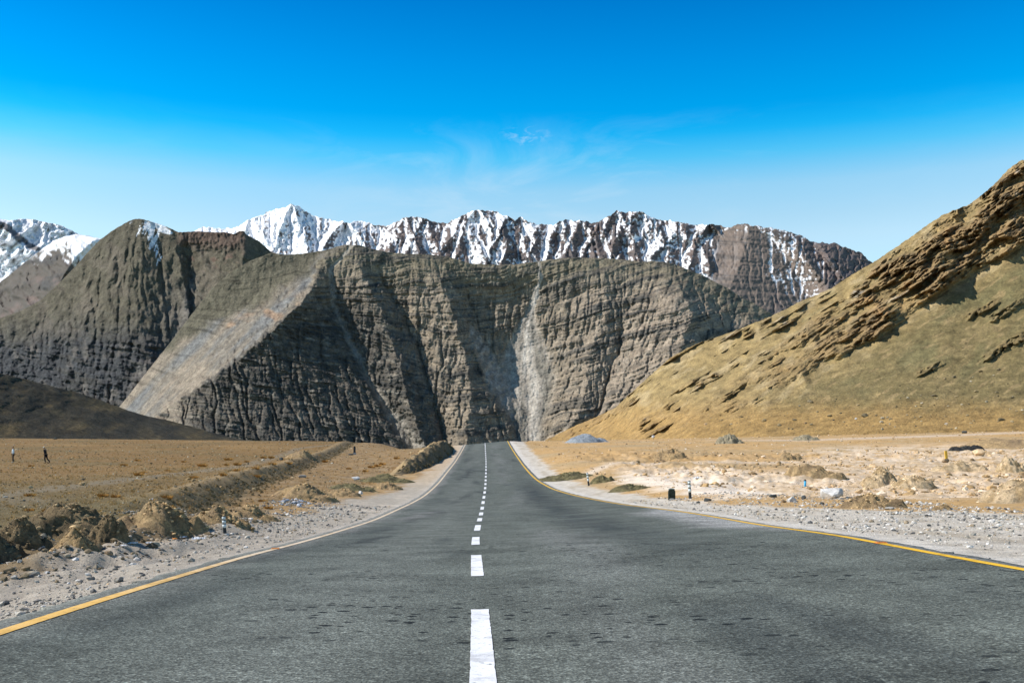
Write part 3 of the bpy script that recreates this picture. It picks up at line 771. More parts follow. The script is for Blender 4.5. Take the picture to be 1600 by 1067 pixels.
relief('dark_peak', -400, 560, 760, 300, SK_A, [(-400, 760), (560, 760)], d_A, c_A, M_ROCK, 1.4, .15, 4, (6, 90, -.7))

# ---- the broad ribbed mountain in the middle
SK_C = [(100,700),(150,690),(182,640),(195,625),(230,580),(270,530),(300,490),(330,452),(360,425),(390,408),(424,395),(445,398),(467,397),(490,394),(512,390),(525,386),(539,382.5),(561,383),(587,390),(606,394),(625,396),(662,397.5),(700,401),(720,407),(737,412),(775,414),(812,412.5),(830,410),(850,407),(874,404),(899,402),(925,403),(950,404),(975,406),(1002,409),(1020,408),(1032,409),(1048,411),(1062,416),(1080,423),(1100,431),(1118,441),(1137,450),(1155,462),(1175,472),(1207,491),(1240,515),(1300,560)]
LN_C = [([(424,380),(350,450),(305,500),(250,560),(185,630),(120,720)], 60),
        ([(470,380),(430,430),(380,480),(330,530),(280,570),(215,640),(150,720)], 30),
        ([(539,382),(512,400),(470,470),(462,485),(420,520),(380,555),(320,600),(262,635),(180,720)], [(385,-30),(420,-75),(480,-160),(700,-170)]),
        ([(545,382),(524,410),(519,440),(526,490),(546,530),(575,590),(604,635),(650,700)], [(385,-20),(420,10),(480,55),(700,60)]),
        ([(556,382),(563,420),(566,435),(588,469),(609,525),(622,562),(634,620),(665,700)], [(385,-30),(440,-40),(700,-55)]),
        ([(575,382),(598,450),(627,487),(648,540),(661,577),(673,619),(692,700)], [(385,10),(450,55),(700,60)]),
        ([(650,382),(672,420),(694,461),(716,525),(725,562),(733,619),(722,700)], [(385,-20),(440,-55),(520,-75),(700,-70)]),
        ([(700,382),(722,440),(735,480),(762,540),(786,592),(812,645),(820,700)], [(400,0),(440,20),(500,50),(700,55)]),
        ([(780,382),(800,440),(808,500),(816,560),(822,620),(826,700)], [(400,10),(500,45),(640,60),(700,60)]),
        ([(850,382),(850,450),(856,510),(862,570),(858,620),(842,700)], [(400,0),(520,20),(640,50),(700,55)]),
        ([(930,382),(935,450),(928,520),(918,570),(902,630),(870,700)], [(400,-40),(520,-50),(700,-60)]),
        ([(965,382),(975,450),(968,520),(950,580),(930,640),(895,700)], [(400,-45),(520,-10),(700,0)]),
        ([(1000,382),(1015,450),(1005,520),(985,560),(960,620),(930,700)], [(400,-70),(480,-75),(700,-80)]),
        ([(1034,382),(1040,416),(1062,461),(1072,490),(1060,540),(1030,600),(1000,700)], [(405,-90),(450,-150),(500,-160),(700,-140)]),
        ([(1050,382),(1075,430),(1110,470),(1135,500),(1130,560),(1100,700)], [(405,-60),(470,10),(700,30)]),
        ([(1085,382),(1120,445),(1155,480),(1180,510),(1200,560),(1200,700)], [(405,-40),(480,-25),(700,0)]),
        ([(1150,382),(1200,487),(1240,540),(1280,700)], 120)]
def d_C(U, ROW, V, SK):
    h = ROW - SK
    wu = 9 * fbm(U * .03, ROW * .03, 4, 140) + 7 * fbm(U * .09, ROW * .07, 4, 139, .6)
    f = lines_field(U + wu, ROW, LN_C)
    sh_ = .46 * np.clip((824 - U) / 190, -1, 1)                   # the ribs lean in towards the foot of the fan
    Us = U - sh_ * (ROW - 560)
    q = ROW + np.where(U > 780, .30 * (U - 780), .10 * (U - 780) - .34 * np.minimum(U - 700, 0) * sstep(ROW, 430, 520)) + 10 * fbm(U * .012, ROW * .012, 3, 141)
    st = fbm(U * .004 + 9, (q + 3 * fbm(U * .04, ROW * .04, 3, 128)) * .105, 5, 142, .66)                 # beds of harder and softer rock
    ledge = np.abs(np.mod(q / 15 + .8 * fbm(U * .02, q * .02, 2, 143), 1) - .5) * 2
    bed = fbm(U * .0035 + 3, (q + 2.5 * fbm(U * .05, ROW * .05, 3, 138)) * .085, 6, 136, .72)
    gl = ridged((Us + wu) * .042, ROW * .010, 5, 144, .6)
    fi = ridged((U + wu) * .045, q * .15, 5, 145, .62)
    s0u = itp(ROW, [(385,539),(400,512),(470,470),(485,462),(520,420),(555,380),(600,320),(635,262),(720,180)])
    scree_l = sstep(s0u - (U + wu) + 14 * fbm(U * .06, ROW * .06, 4, 165), 0, 12)                        # smooth slope left of the big spur
    fan = np.clip(tent(U + .6 * wu, ROW, [(842,455),(826,510),(818,560),(818,600),(822,650),(826,700)], 20, 20, 1, 10) * 0 + 1 - np.abs(U + .6 * wu - itp(ROW, [(440, 842), (510, 824), (560, 822), (650, 824), (700, 826)])) / itp(ROW, [(440, 3), (490, 10), (520, 26), (550, 46), (590, 60), (630, 46), (660, 30), (700, 24)]), 0, 1)
    fan2 = np.clip(1 - np.abs(U + .5 * wu - itp(ROW, [(500, 733), (525, 742), (592, 778), (645, 808), (700, 825)])) / itp(ROW, [(500, 4), (540, 14), (600, 26), (650, 20), (700, 14)]), 0, 1) * sstep(ROW, 498, 515)
    g1 = np.clip(1 - np.abs(U + .5 * wu - itp(ROW, [(385, 548), (420, 518), (470, 521), (530, 545), (590, 575), (635, 604), (700, 650)])) / itp(ROW, [(385, 6), (470, 7), (600, 9), (640, 16), (700, 30)]), 0, 1)
    sm = np.clip(np.maximum(np.maximum(sstep(fan, 0, .5), sstep(fan2, 0, .6)), np.maximum(scree_l, sstep(g1, 0, .8))), 0, 1)
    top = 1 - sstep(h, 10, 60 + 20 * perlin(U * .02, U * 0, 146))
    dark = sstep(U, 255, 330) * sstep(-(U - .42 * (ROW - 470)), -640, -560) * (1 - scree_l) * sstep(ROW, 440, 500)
    rough = (1 - sm) * (1 - .6 * top)
    
    rib = ridged((Us + 1.3 * wu) * .019 + 5, ROW * .006, 3, 149, .5)
    bowl = np.clip(1 - np.where(U < 800, (800 - U) / 330, (U - 800) / 330), 0, 1)
    D = 1960 + 600 * V + (.64 * f + 135 * bowl * (.35 + .65 * sstep(h, 0, 170))) * sstep(h, -4, 60) - 4 * np.maximum(sstep(fan, 0, .8), .7 * sstep(fan2, 0, .8)) - (1 - sm) * (11 * rib * sstep(h, 15, 90) + 5 * gl) - 9 * fbm(U * .05, ROW * .04, 4, 147)
    Dc, fl = carve(D, U, ROW, 4.5, 4, 40, .5, 3)
    D = lerp(Dc, D, .85 * sm)
    br = sstep(fbm(U * .02, q * .03, 3, 129), -.5, .0)            # beds break off here and there
    D = D - (1 - .75 * sm) * (1 - .5 * top) * br * (11 * st + 12 * bed) - rough * (2 + 5 * dark) * fi - 2.0 * fbm(U * .3, ROW * .3, 3, 127)
    d_C.m = (sm, st, bed, fl, fi, scree_l, fan, fan2, g1, top, dark, h, q, rough, s0u - (U + wu), br)
    return D
def c_C(U, ROW, V, D):
    sm, st, bed, fl, fi, scree_l, fan, fan2, g1, top, dark, h, q, rough, ds0, br = d_C.m
    C = full(U, [.185, .158, .125])
    C = colmix(C, [.215, .185, .15], sstep(fbm(U * .02, ROW * .02, 4, 150), -.1, .3))
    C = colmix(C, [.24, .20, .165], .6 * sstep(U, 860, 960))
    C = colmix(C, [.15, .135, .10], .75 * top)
    C = colmix(C, [.082, .078, .072], .85 * sstep(st, .02, .25) * (1 - sm) * br)
    C = colmix(C, [.045, .047, .048], .9 * sstep(bed, .08, .24) * (1 - sm) * br)
    ln_ = fbm(U * .0022 + 1, (q + 3 * fbm(U * .05, ROW * .05, 3, 46)) * .27, 4, 45, .7)
    C = colmix(C, [.055, .055, .055], .8 * sstep(ln_, .10, .26) * (1 - sm) * sstep(fbm(U * .03, q * .03, 3, 44), -.3, .1))
    C = colmix(C, [.23, .20, .165], .6 * sstep(-bed, .08, .3) * (1 - sm) * (1 - top))
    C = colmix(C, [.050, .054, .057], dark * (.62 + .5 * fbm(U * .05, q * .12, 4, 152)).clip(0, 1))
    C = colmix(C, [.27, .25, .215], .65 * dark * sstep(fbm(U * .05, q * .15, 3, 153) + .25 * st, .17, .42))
    gs = fbm((U + .2 * ROW) * .09, ROW * .010, 3, 154)
    C = colmix(C, [.235, .215, .185], .75 * sstep(fl, 1.2, 2.6) * (1 - top))
    C = colmix(C, [.235, .215, .185], .3 * sstep(gs, .15, .45) * (1 - top) * (1 - .5 * dark))
    strk = fbm((U + .95 * ROW) * .035, (ROW - .6 * U) * .006, 4, 155)
    sl = np.array([.185, .168, .145]) + 0 * C
    sl = colmix(sl, [.155, .16, .165], sstep(strk, -.1, .3)); sl = colmix(sl, [.225, .195, .16], sstep(-strk, .05, .3))
    sl = colmix(sl, [.27, .185, .125], .8 * sstep(fbm(U * .02, ROW * .03, 3, 156), .05, .3) * sstep(-ROW, -545, -500) * sstep(ROW, 450, 480))
    wide = itp(ROW, [(430, 12), (470, 50), (500, 100), (560, 125), (640, 135)])
    sl = colmix(sl, [.108, .102, .078], sstep(ds0 + 25 * fbm(U * .03, ROW * .03, 4, 164) - wide, -12, 22))
    sl = sl * (1 - .45 * sstep(st, .08, .3) * sstep(ds0 - .5 * wide, -20, 40))[..., None]
    C = C * (1 - scree_l[..., None]) + sl * scree_l[..., None]
    fs = fbm((U - 824) / itp(ROW, [(440, 6), (520, 14), (590, 24), (640, 18), (700, 10)]) + 3, ROW * .008, 4, 157)
    fc_ = colmix(full(U, [.235, .222, .205]), [.33, .315, .295], sstep(fs, -.05, .3)); fc_ = colmix(fc_, [.15, .145, .132], sstep(-fs, .05, .3))
    C = C + (fc_ - C) * (.9 * sstep(np.maximum(fan, fan2), .05, .5))[..., None]
    C = colmix(C, [.30, .285, .26], .75 * sstep(g1, .1, .7) * (1 - scree_l))
    C = colmix(C, [.34, .33, .315], .8 * sstep(1 - np.abs(U - itp(ROW, [(425, 850), (457, 839), (510, 824), (560, 819), (600, 822)]) - 2 * perlin(ROW * .1, ROW * 0, 8)) / 2.4, 0, .6) * sstep(ROW, 425, 440) * sstep(-ROW, -600, -560))
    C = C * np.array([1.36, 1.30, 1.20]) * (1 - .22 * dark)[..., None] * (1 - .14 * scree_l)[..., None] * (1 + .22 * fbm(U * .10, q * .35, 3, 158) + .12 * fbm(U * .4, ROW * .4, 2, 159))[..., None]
    return C
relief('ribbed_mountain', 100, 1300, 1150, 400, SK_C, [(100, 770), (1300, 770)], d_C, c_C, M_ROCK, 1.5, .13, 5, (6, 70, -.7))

# ---- the low dark hill at the left edge of the plain
SK_L = [(-500,500),(-200,545),(-60,570),(0,583),(30,590),(60,598),(95,607),(130,616),(165,628),(200,641),(230,650),(260,656),(295,665),(330,675),(365,684),(400,690),(440,700),(500,715)]
def d_L(U, ROW, V, SK):
    f = fbm(U * .02, ROW * .03, 5, 160); w = ridged((U - 1.5 * ROW) * .012, (ROW + .35 * U) * .02, 4, 161)
    d_L.m = (f, w)
    return 560 + .25 * (U - 100) + 150 * V**.85 + .28 * (U + 200) * V - 6 * f - 3 * w
def c_L(U, ROW, V, D):
    f, w = d_L.m
    C = full(U, [.075, .060, .034])
    C = colmix(C, [.115, .085, .042], sstep(fbm(U * .015, (ROW + .3 * U) * .05, 4, 162), -.05, .3))
    return colmix(C, [.036, .034, .026], .7 * sstep(w, .2, .6))
relief('dark_hill', -500, 500, 480, 150, SK_L, [(-500, 740), (500, 740)], d_L, c_L, M_DARKHILL, 1.2, .1, 6, (6, 40, -.5))

# ---- the golden hillside on the right
SK_H = [(780,720),(849,689),(870,679),(894,667),(930,652),(961,637),(980,619),(1010,592),(1047,559),(1081,540),(1110,530),(1137,521),(1170,508),(1207,493),(1230,482),(1250,471),(1275,461),(1300,450),(1330,430),(1363,411),(1393,391),(1428,367),(1450,351),(1471,337),(1490,329),(1514,320),(1536,303),(1557,285),(1574,266),(1591,253),(1610,247),(1700,180),(1850,110),(2000,60),(2200,20)]
def d_H(U, ROW, V, SK):
    h = ROW - SK
    q = ROW + .605 * U + 5 * fbm(U * .012, ROW * .012, 3, 170)     # across the beds
    p = U - .605 * ROW                                          # along them
    low = itp(U, [(900,760),(1000,700),(1040,677),(1165,641),(1229,606),(1285,572),(1359,533),(1436,481),(1501,436),(1531,424),(1600,380),(1800,265),(2200,60)])
    up = itp(U, [(900,760),(960,705),(1010,664),(1152,590),(1208,545),(1264,501),(1315,475),(1340,452),(1363,416),(1600,250),(1800,130),(2200,0)])
    m = fbm(p * .011, q * .03, 4, 171)
    band = sstep(ROW + 9 * m - up, -5, 9) * sstep(low - ROW + 12 * m, -4, 8)
    band = band * (.25 + .75 * sstep(U + 120 * m, 1060, 1230)) 
    thin = sstep(fbm(p * .006, q * .085, 4, 172), .12, .26) * sstep(-(ROW - low), -4, 12) * sstep(fbm(p * .02, q * .02, 3, 173), -.25, .15) * (.4 + .6 * sstep(fbm(p * .03, q * .05, 3, 192), -.2, .2))
    thin = thin * sstep(U, 940, 1000)
    out2 = 0
    for (a, b_, w_) in (((1508,497),(1562,470),7), ((1545,500),(1600,470),8), ((1432,585),(1475,566),5), ((1535,560),(1640,505),9), ((900,672),(985,632),8), ((880,682),(930,660),6)):
        du, dr = b_[0] - a[0], b_[1] - a[1]; L = math.hypot(du, dr)
        s = ((U - a[0]) * du + (ROW - a[1]) * dr) / L; d = (-(U - a[0]) * dr + (ROW - a[1]) * du) / L
        out2 = np.maximum(out2, sstep(1 - np.abs(d + 3 * m) / w_, 0, .5) * sstep(s, -6, 8) * sstep(L - s, -6, 8) * sstep(fbm(p * .06, q * .12, 3, 174), -.35, .0))
    band = band * (.30 + .70 * sstep(fbm(p * .012, q * .035, 4, 193), -.22, .12)) * (.45 + .55 * sstep(U - 1330 + 80 * m - .4 * (ROW - 450), -150, 0) + .3 * sstep(60 - np.abs(q - 1165 - 6 * m), 0, 30)).clip(0, 1)
    rk = np.clip(np.maximum(np.maximum(band, .75 * thin), .38 * out2), 0, 1)
    r1 = ridged(p * .012 + 3, q * .055, 5, 175, .58)
    r2 = ridged(p * .045 + .3 * r1, q * .10, 4, 176, .6)
    blk = np.sign(fbm(p * .05, q * .09, 3, 177)) * np.abs(fbm(p * .05, q * .09, 3, 177))**.5
    knob = tent(U + 6 * m, ROW, [(1470,385),(1480,400),(1484,425),(1478,445)], 55, 16, 1, 12)
    knob2 = tent(U + 6 * m, ROW, [(1395,470),(1402,500)], 40, 14, 1, 12) + tent(U, ROW, [(1310,535),(1318,560)], 32, 12, 1, 10) + tent(U, ROW, [(1250,572),(1258,598)], 30, 11, 1, 10) + tent(U, ROW, [(1540,330),(1548,365)], 40, 16, 1, 12) + tent(U, ROW, [(1585,300),(1592,340)], 34, 16, 1, 12)
    d_H.m = (band, thin, rk, r1, r2, blk, q, p, low, up, h, m)
    V2 = np.clip((690 - ROW) / np.maximum(690 - SK, 8), -.3, 1)
    d0 = itp(U, [(780,470),(880,430),(1000,345),(1100,300),(1200,270),(1400,238),(1600,222),(1900,215),(2200,215)])
    d1 = itp(U, [(780,480),(900,470),(1000,410),(1200,400),(1400,410),(1600,430),(1900,450),(2200,460)])
    toe = np.clip(V2, 0, 1)
    D = d0 + (d1 - d0) * np.where(V2 > 0, toe**.92, V2 * 1.0)
    D = D - 2 * band * sstep(low - ROW, -6, 60) 
    amp = D / 450.0
    D = D - amp * rk * (1 + .7 * sstep(U, 1310, 1440)) * (7.5 * r1 + 4.2 * r2 + 2.0 * blk + 2.5) - amp * (9 * knob + 5 * knob2) - amp * (1.6 * fbm(U * .03, ROW * .03, 4, 178) + 1.0 * fbm(p * .05, q * .12, 4, 179))
    D = D - amp * 4 * sstep(ROW - low, 0, 8) * ridged((U + .9 * ROW) * .012, (ROW) * .004, 3, 180) * .4
    return D
def c_H(U, ROW, V, D):
    band, thin, rk, r1, r2, blk, q, p, low, up, h, m = d_H.m
    n = fbm(U * .03, ROW * .03, 4, 181); n2 = fbm(U * .15, ROW * .15, 3, 182)
    C = full(U, [.345, .25, .112])
    C = colmix(C, [.27, .20, .092], sstep(n, -.1, .3))
    C = colmix(C, [.45, .345, .19], .7 * sstep(fbm(p * .02, q * .06, 3, 183), 0, .35))
    C = colmix(C, [.24, .20, .10], .5 * sstep(fbm(p * .03, q * .09, 3, 184), .15, .4) * sstep(U, 1150, 1230))
    below = sstep(ROW - low + 26 * n, -6, 34)
    sc = colmix(full(U, [.195, .152, .068]), [.25, .19, .088], sstep(fbm(U * .02, ROW * .05, 4, 185), -.1, .35))
    sc = colmix(sc, [.17, .15, .07], .7 * sstep(fbm((U + .8 * ROW) * .012, ROW * .012, 3, 186), .05, .35))
    sc = colmix(sc, [.30, .24, .14], .3 * sstep(-(ROW - low), -22, -4))
    sc = colmix(sc, [.42, .30, .15], .45 * sstep(fbm(p * .03, q * .12, 3, 187), .2, .4))
    C = C * (1 - below[..., None]) + sc * below[..., None]
    foot = sstep(ROW + 14 * n, 612, 662)
    C = colmix(C, [.37, .23, .085], .85 * foot)
    rc = colmix(full(U, [.175, .118, .060]), [.28, .185, .090], sstep(r1, -.1, .5))
    rc = colmix(rc, [.095, .07, .042], .9 * sstep(fbm(p * .025, q * .13, 4, 188), .02, .3))  # crevice shade painted into the rock colour as dark streaks
    rc = colmix(rc, [.38, .22, .095], .5 * sstep(fbm(U * .02, ROW * .02, 3, 189), .1, .35))  # highlights of lit rock painted in as orange patches
    C = C * (1 - .92 * rk[..., None]) + rc * .92 * rk[..., None]
    pale = sstep(fbm(p * .03, q * .05, 3, 190), .2, .45) * thin
    C = colmix(C, [.47, .43, .37], .6 * pale)
    sp = sstep(fbm(U * .45, ROW * .45, 2, 191), .30, .45) * (1 - rk)
    C = colmix(C, [.14, .12, .07], .55 * sp)
    return C * (1 + .10 * n2)[..., None]
relief('golden_hill', 780, 2200, 1250, 440, SK_H, [(780, 745), (1000, 730), (1300, 715), (2200, 715)], d_H, c_H, M_HILL, 2.4, .13, 7, (6, 30, -.6))
HILL_LOOK = relief.look
#@@ENDM
#@@OBJECTS
# ------------------------------------------------------------------ loose stones, grass and scrub nobody could count
def _ico():
    bm = bmesh.new(); bmesh.ops.create_icosphere(bm, subdivisions=1, radius=1.0)
    v = np.array([p.co[:] for p in bm.verts]); f = np.array([[q.index for q in p.verts] for p in bm.faces]); bm.free()
    return v, f
ICO_V, ICO_F = _ico()
def rotz_rand(n):
    a = RNG.uniform(0, 2 * math.pi, n); b = RNG.uniform(-.6, .6, n); c, s = np.cos(a), np.sin(a); cb, sb = np.cos(b), np.sin(b)
    M = np.zeros((n, 3, 3)); M[:, 0, 0] = c; M[:, 0, 1] = -s * cb; M[:, 0, 2] = s * sb; M[:, 1, 0] = s; M[:, 1, 1] = c * cb; M[:, 1, 2] = -c * sb; M[:, 2, 1] = sb; M[:, 2, 2] = cb
    return M
M_STONE = earth_mat('loose_stone', 9.0, 60.0, .7, 1.3, .5, .01)
def stones(name, X, Y, Z, S, C, sink=.25):
    n = len(X)
    base = ICO_V[None] * (1 + RNG.uniform(-.28, .28, (n, 12, 1))) if len(ICO_V) == 12 else ICO_V[None] * (1 + RNG.uniform(-.2, .2, (n, len(ICO_V), 1)))
    sc = np.stack([RNG.uniform(.75, 1.35, n), RNG.uniform(.65, 1.1, n), RNG.uniform(.4, .8, n)], -1)
    P = np.einsum('nij,nkj->nki', rotz_rand(n), base * sc[:, None, :]) * S[:, None, None]
    P += np.stack([X, Y, Z + S * (.5 - sink)], -1)[:, None, :]
    k = base.shape[1]
    Fc = (ICO_F[None] + (np.arange(n) * k)[:, None, None]).reshape(-1, 3)
    o = mesh_obj(name, P.reshape(-1, 3), Fc, M_STONE, smooth=False, col=np.repeat(C, k, 0))
    return tag(o, kind='stuff')
def pick_cols(n, pal, w):
    pal = np.array(pal); i = RNG.choice(len(pal), n, p=np.array(w) / sum(w))
    return pal[i] * RNG.uniform(.8, 1.2, (n, 1))
GREY = [(.44, .40, .34), (.33, .30, .26), (.18, .17, .16), (.10, .10, .10), (.60, .57, .53), (.36, .28, .19)]
def shoulder(side, n, y0, y1, wmax, med, mx):
    Y = np.exp(RNG.uniform(math.log(y0), math.log(y1), n))
    d = RNG.uniform(.09, 1, n)**.9 * wmax
    X = (rd(XL, Y) - d) if side < 0 else (rd(XR, Y) + d)
    S = np.clip(med * np.exp(RNG.normal(0, .7, n)) * (Y / 12)**.4 * (.72 + .45 * d / wmax), .005, mx)
    keep = np.abs(X / Y) < .62
    X, Y, S = X[keep], Y[keep], S[keep]
    keep = RNG.uniform(0, 1, len(X)) < .35 + .65 * sstep(fbm(X * .5, Y * .4, 3, 200), -.25, .25)
    X, Y, S = X[keep], Y[keep], S[keep]
    return X, Y, ground_z(X, Y), S
X, Y, Z, S = shoulder(-1, 17000, 6.5, 46, 5.6, .0115, .07)
stones('gravel', X, Y, Z, S, pick_cols(len(X), GREY, [5, 4, 2.5, 1.6, 2, 2]))
X, Y, Z, S = shoulder(1, 15000, 10, 46, 9.5, .0125, .06)
stones('gravel', X, Y, Z, S, pick_cols(len(X), GREY, [5, 3, 1.6, 1.2, 4, 1.5]))
def scatter(n, y0, y1, t0, t1, cond, pw=1.0):
    Y = np.exp(RNG.uniform(math.log(y0), math.log(y1), n)); X = RNG.uniform(t0, t1, n) * Y
    k = cond(X, Y); X, Y = X[k], Y[k]
    return X, Y, ground_z(X, Y)
lf = lambda X, Y: (X < rd(XL, Y) - 4.0)
X, Y, Z = scatter(15000, 22, 285, -.60, 0, lf)
stones('field_stones', X, Y, Z, np.clip(.022 * np.exp(RNG.normal(0, .55, len(X))) * (Y / 50)**.75, .01, .18), pick_cols(len(X), [(.33, .23, .12), (.20, .15, .085), (.10, .085, .06), (.42, .33, .2), (.5, .46, .38)], [4, 4, 3, 2, .7]))
rf = lambda X, Y: (X > rd(XR, Y) + 3.0)
X, Y, Z = scatter(7500, 36, 230, -.04, .60, rf)
stones('field_stones', X, Y, Z, np.clip(.021 * np.exp(RNG.normal(0, .6, len(X))) * (Y / 50)**.75, .01, .2), pick_cols(len(X), [(.50, .34, .18), (.36, .25, .14), (.16, .12, .08), (.62, .5, .38), (.7, .62, .52)], [4, 3, 1.8, 2, 1.2]))
X, Y, Z = scatter(6500, 42, 125, .12, .60, lambda X, Y: (X > rd(XR, Y) + 6.0) & (fbm(X * .12, Y * .09, 3, 201) > .02))
stones('clods', X, Y, Z, np.clip(.055 * np.exp(RNG.normal(0, .75, len(X))) * (Y / 55)**.6, .02, .24), pick_cols(len(X), [(.54, .38, .22), (.42, .28, .14), (.24, .165, .09), (.70, .57, .43)], [4, 3.5, 2.2, 2]), .35)  # darker tones in the palette stand in for clods in shade

Y = RNG.uniform(14, 32, 1500); X = -7.4 - .12 * (Y - 20) + RNG.normal(0, 1.3, 1500); k_ = X < rd(XL, Y) - 2.2; X, Y = X[k_], Y[k_]
stones('clods', X, Y, ground_z(X, Y), np.clip(.028 * np.exp(RNG.normal(0, .6, len(X))), .01, .10), pick_cols(len(X), [(.24, .18, .11), (.17, .135, .085), (.36, .30, .22), (.10, .085, .06)], [4, 3, 2, 2]), .3)

def blades(n_b, h, spread, lean, w):
    V, Fc = [], []
    for i in range(n_b):
        a = random.uniform(0, 6.283); r = spread * math.sqrt(random.random()); x, y = r * math.cos(a), r * math.sin(a)
        hh = h * random.uniform(.5, 1.0) * (1.1 - .5 * r / spread); l = lean * random.uniform(.2, 1) + .5 * r / spread * lean
        d = random.uniform(0, 6.283) if r < .3 * spread else a + random.uniform(-.7, .7)
        px, py = -math.sin(d) * w, math.cos(d) * w
        k = len(V)
        V += [(x - px, y - py, -.02), (x + px, y + py, -.02), (x + math.cos(d) * l * hh * .4 + px * .7, y + math.sin(d) * l * hh * .4 + py * .7, hh * .6), (x + math.cos(d) * l * hh, y + math.sin(d) * l * hh, hh)]
        Fc += [(k, k + 1, k + 2), (k, k + 2, k + 3)]
    return np.array(V), np.array(Fc)
M_STRAW = plain_mat('dry_straw', (.40, .235, .08), .9, .1, 8, .35)
M_SCRUB = plain_mat('dark_scrub', (.20, .155, .085), .9, .1, 3, .45)
def many(name, X, Y, Z, S, V0, F0, mat):
    n = len(X); a = RNG.uniform(0, 6.283, n); c, s = np.cos(a)[:, None], np.sin(a)[:, None]
    P = np.stack([(V0[:, 0] * c - V0[:, 1] * s) * S[:, None] + X[:, None], (V0[:, 0] * s + V0[:, 1] * c) * S[:, None] + Y[:, None], V0[:, 2] * S[:, None] + Z[:, None]], -1)
    Fc = (F0[None] + (np.arange(n) * len(V0))[:, None, None]).reshape(-1, F0.shape[1])
    return tag(mesh_obj(name, P.reshape(-1, 3), Fc, mat, smooth=False), kind='stuff')
bv, bf = blades(9, .12, .10, .6, .006)
X, Y, Z = scatter(5200, 24, 270, -.60, 0, lf)
many('dry_grass', X, Y, Z, RNG.uniform(.5, 1.5, len(X)) * (Y / 45)**.5, bv * [1, 1, .8], bf, M_STRAW)
X, Y, Z = scatter(2200, 38, 210, -.03, .6, lambda X, Y: (X > rd(XR, Y) + 3.5) & (fbm(X * .06, Y * .06, 3, 203) > -.05))
many('dry_grass', X, Y, Z, RNG.uniform(.5, 1.3, len(X)) * (Y / 45)**.5, bv * [1, 1, .8], bf, M_STRAW)
def leafclump(n, r):
    V, Fc = [], []
    for i in range(n):
        d = Vector((random.gauss(0, 1), random.gauss(0, 1), abs(random.gauss(0, .8)))).normalized() * r * random.uniform(.5, 1)
        t = Vector((random.gauss(0, 1), random.gauss(0, 1), random.gauss(0, 1))).normalized() * r * .26; s = t.orthogonal() * .6
        k = len(V); V += [d - t, d + s, d + t, d - s]; Fc.append((k, k + 1, k + 2, k + 3))
    return np.array([v[:] for v in V]), np.array(Fc)
cv, cf = leafclump(26, .22)
Y = np.exp(RNG.uniform(math.log(30), math.log(290), 1300)); X = itp(Y, TERR) + RNG.normal(.25, .55, len(Y)) + .003 * Y
many('bank_scrub', X, Y, ground_z(X, Y), RNG.uniform(.2, .62, len(X)) * (Y / 70)**.35, cv, cf, M_SCRUB)

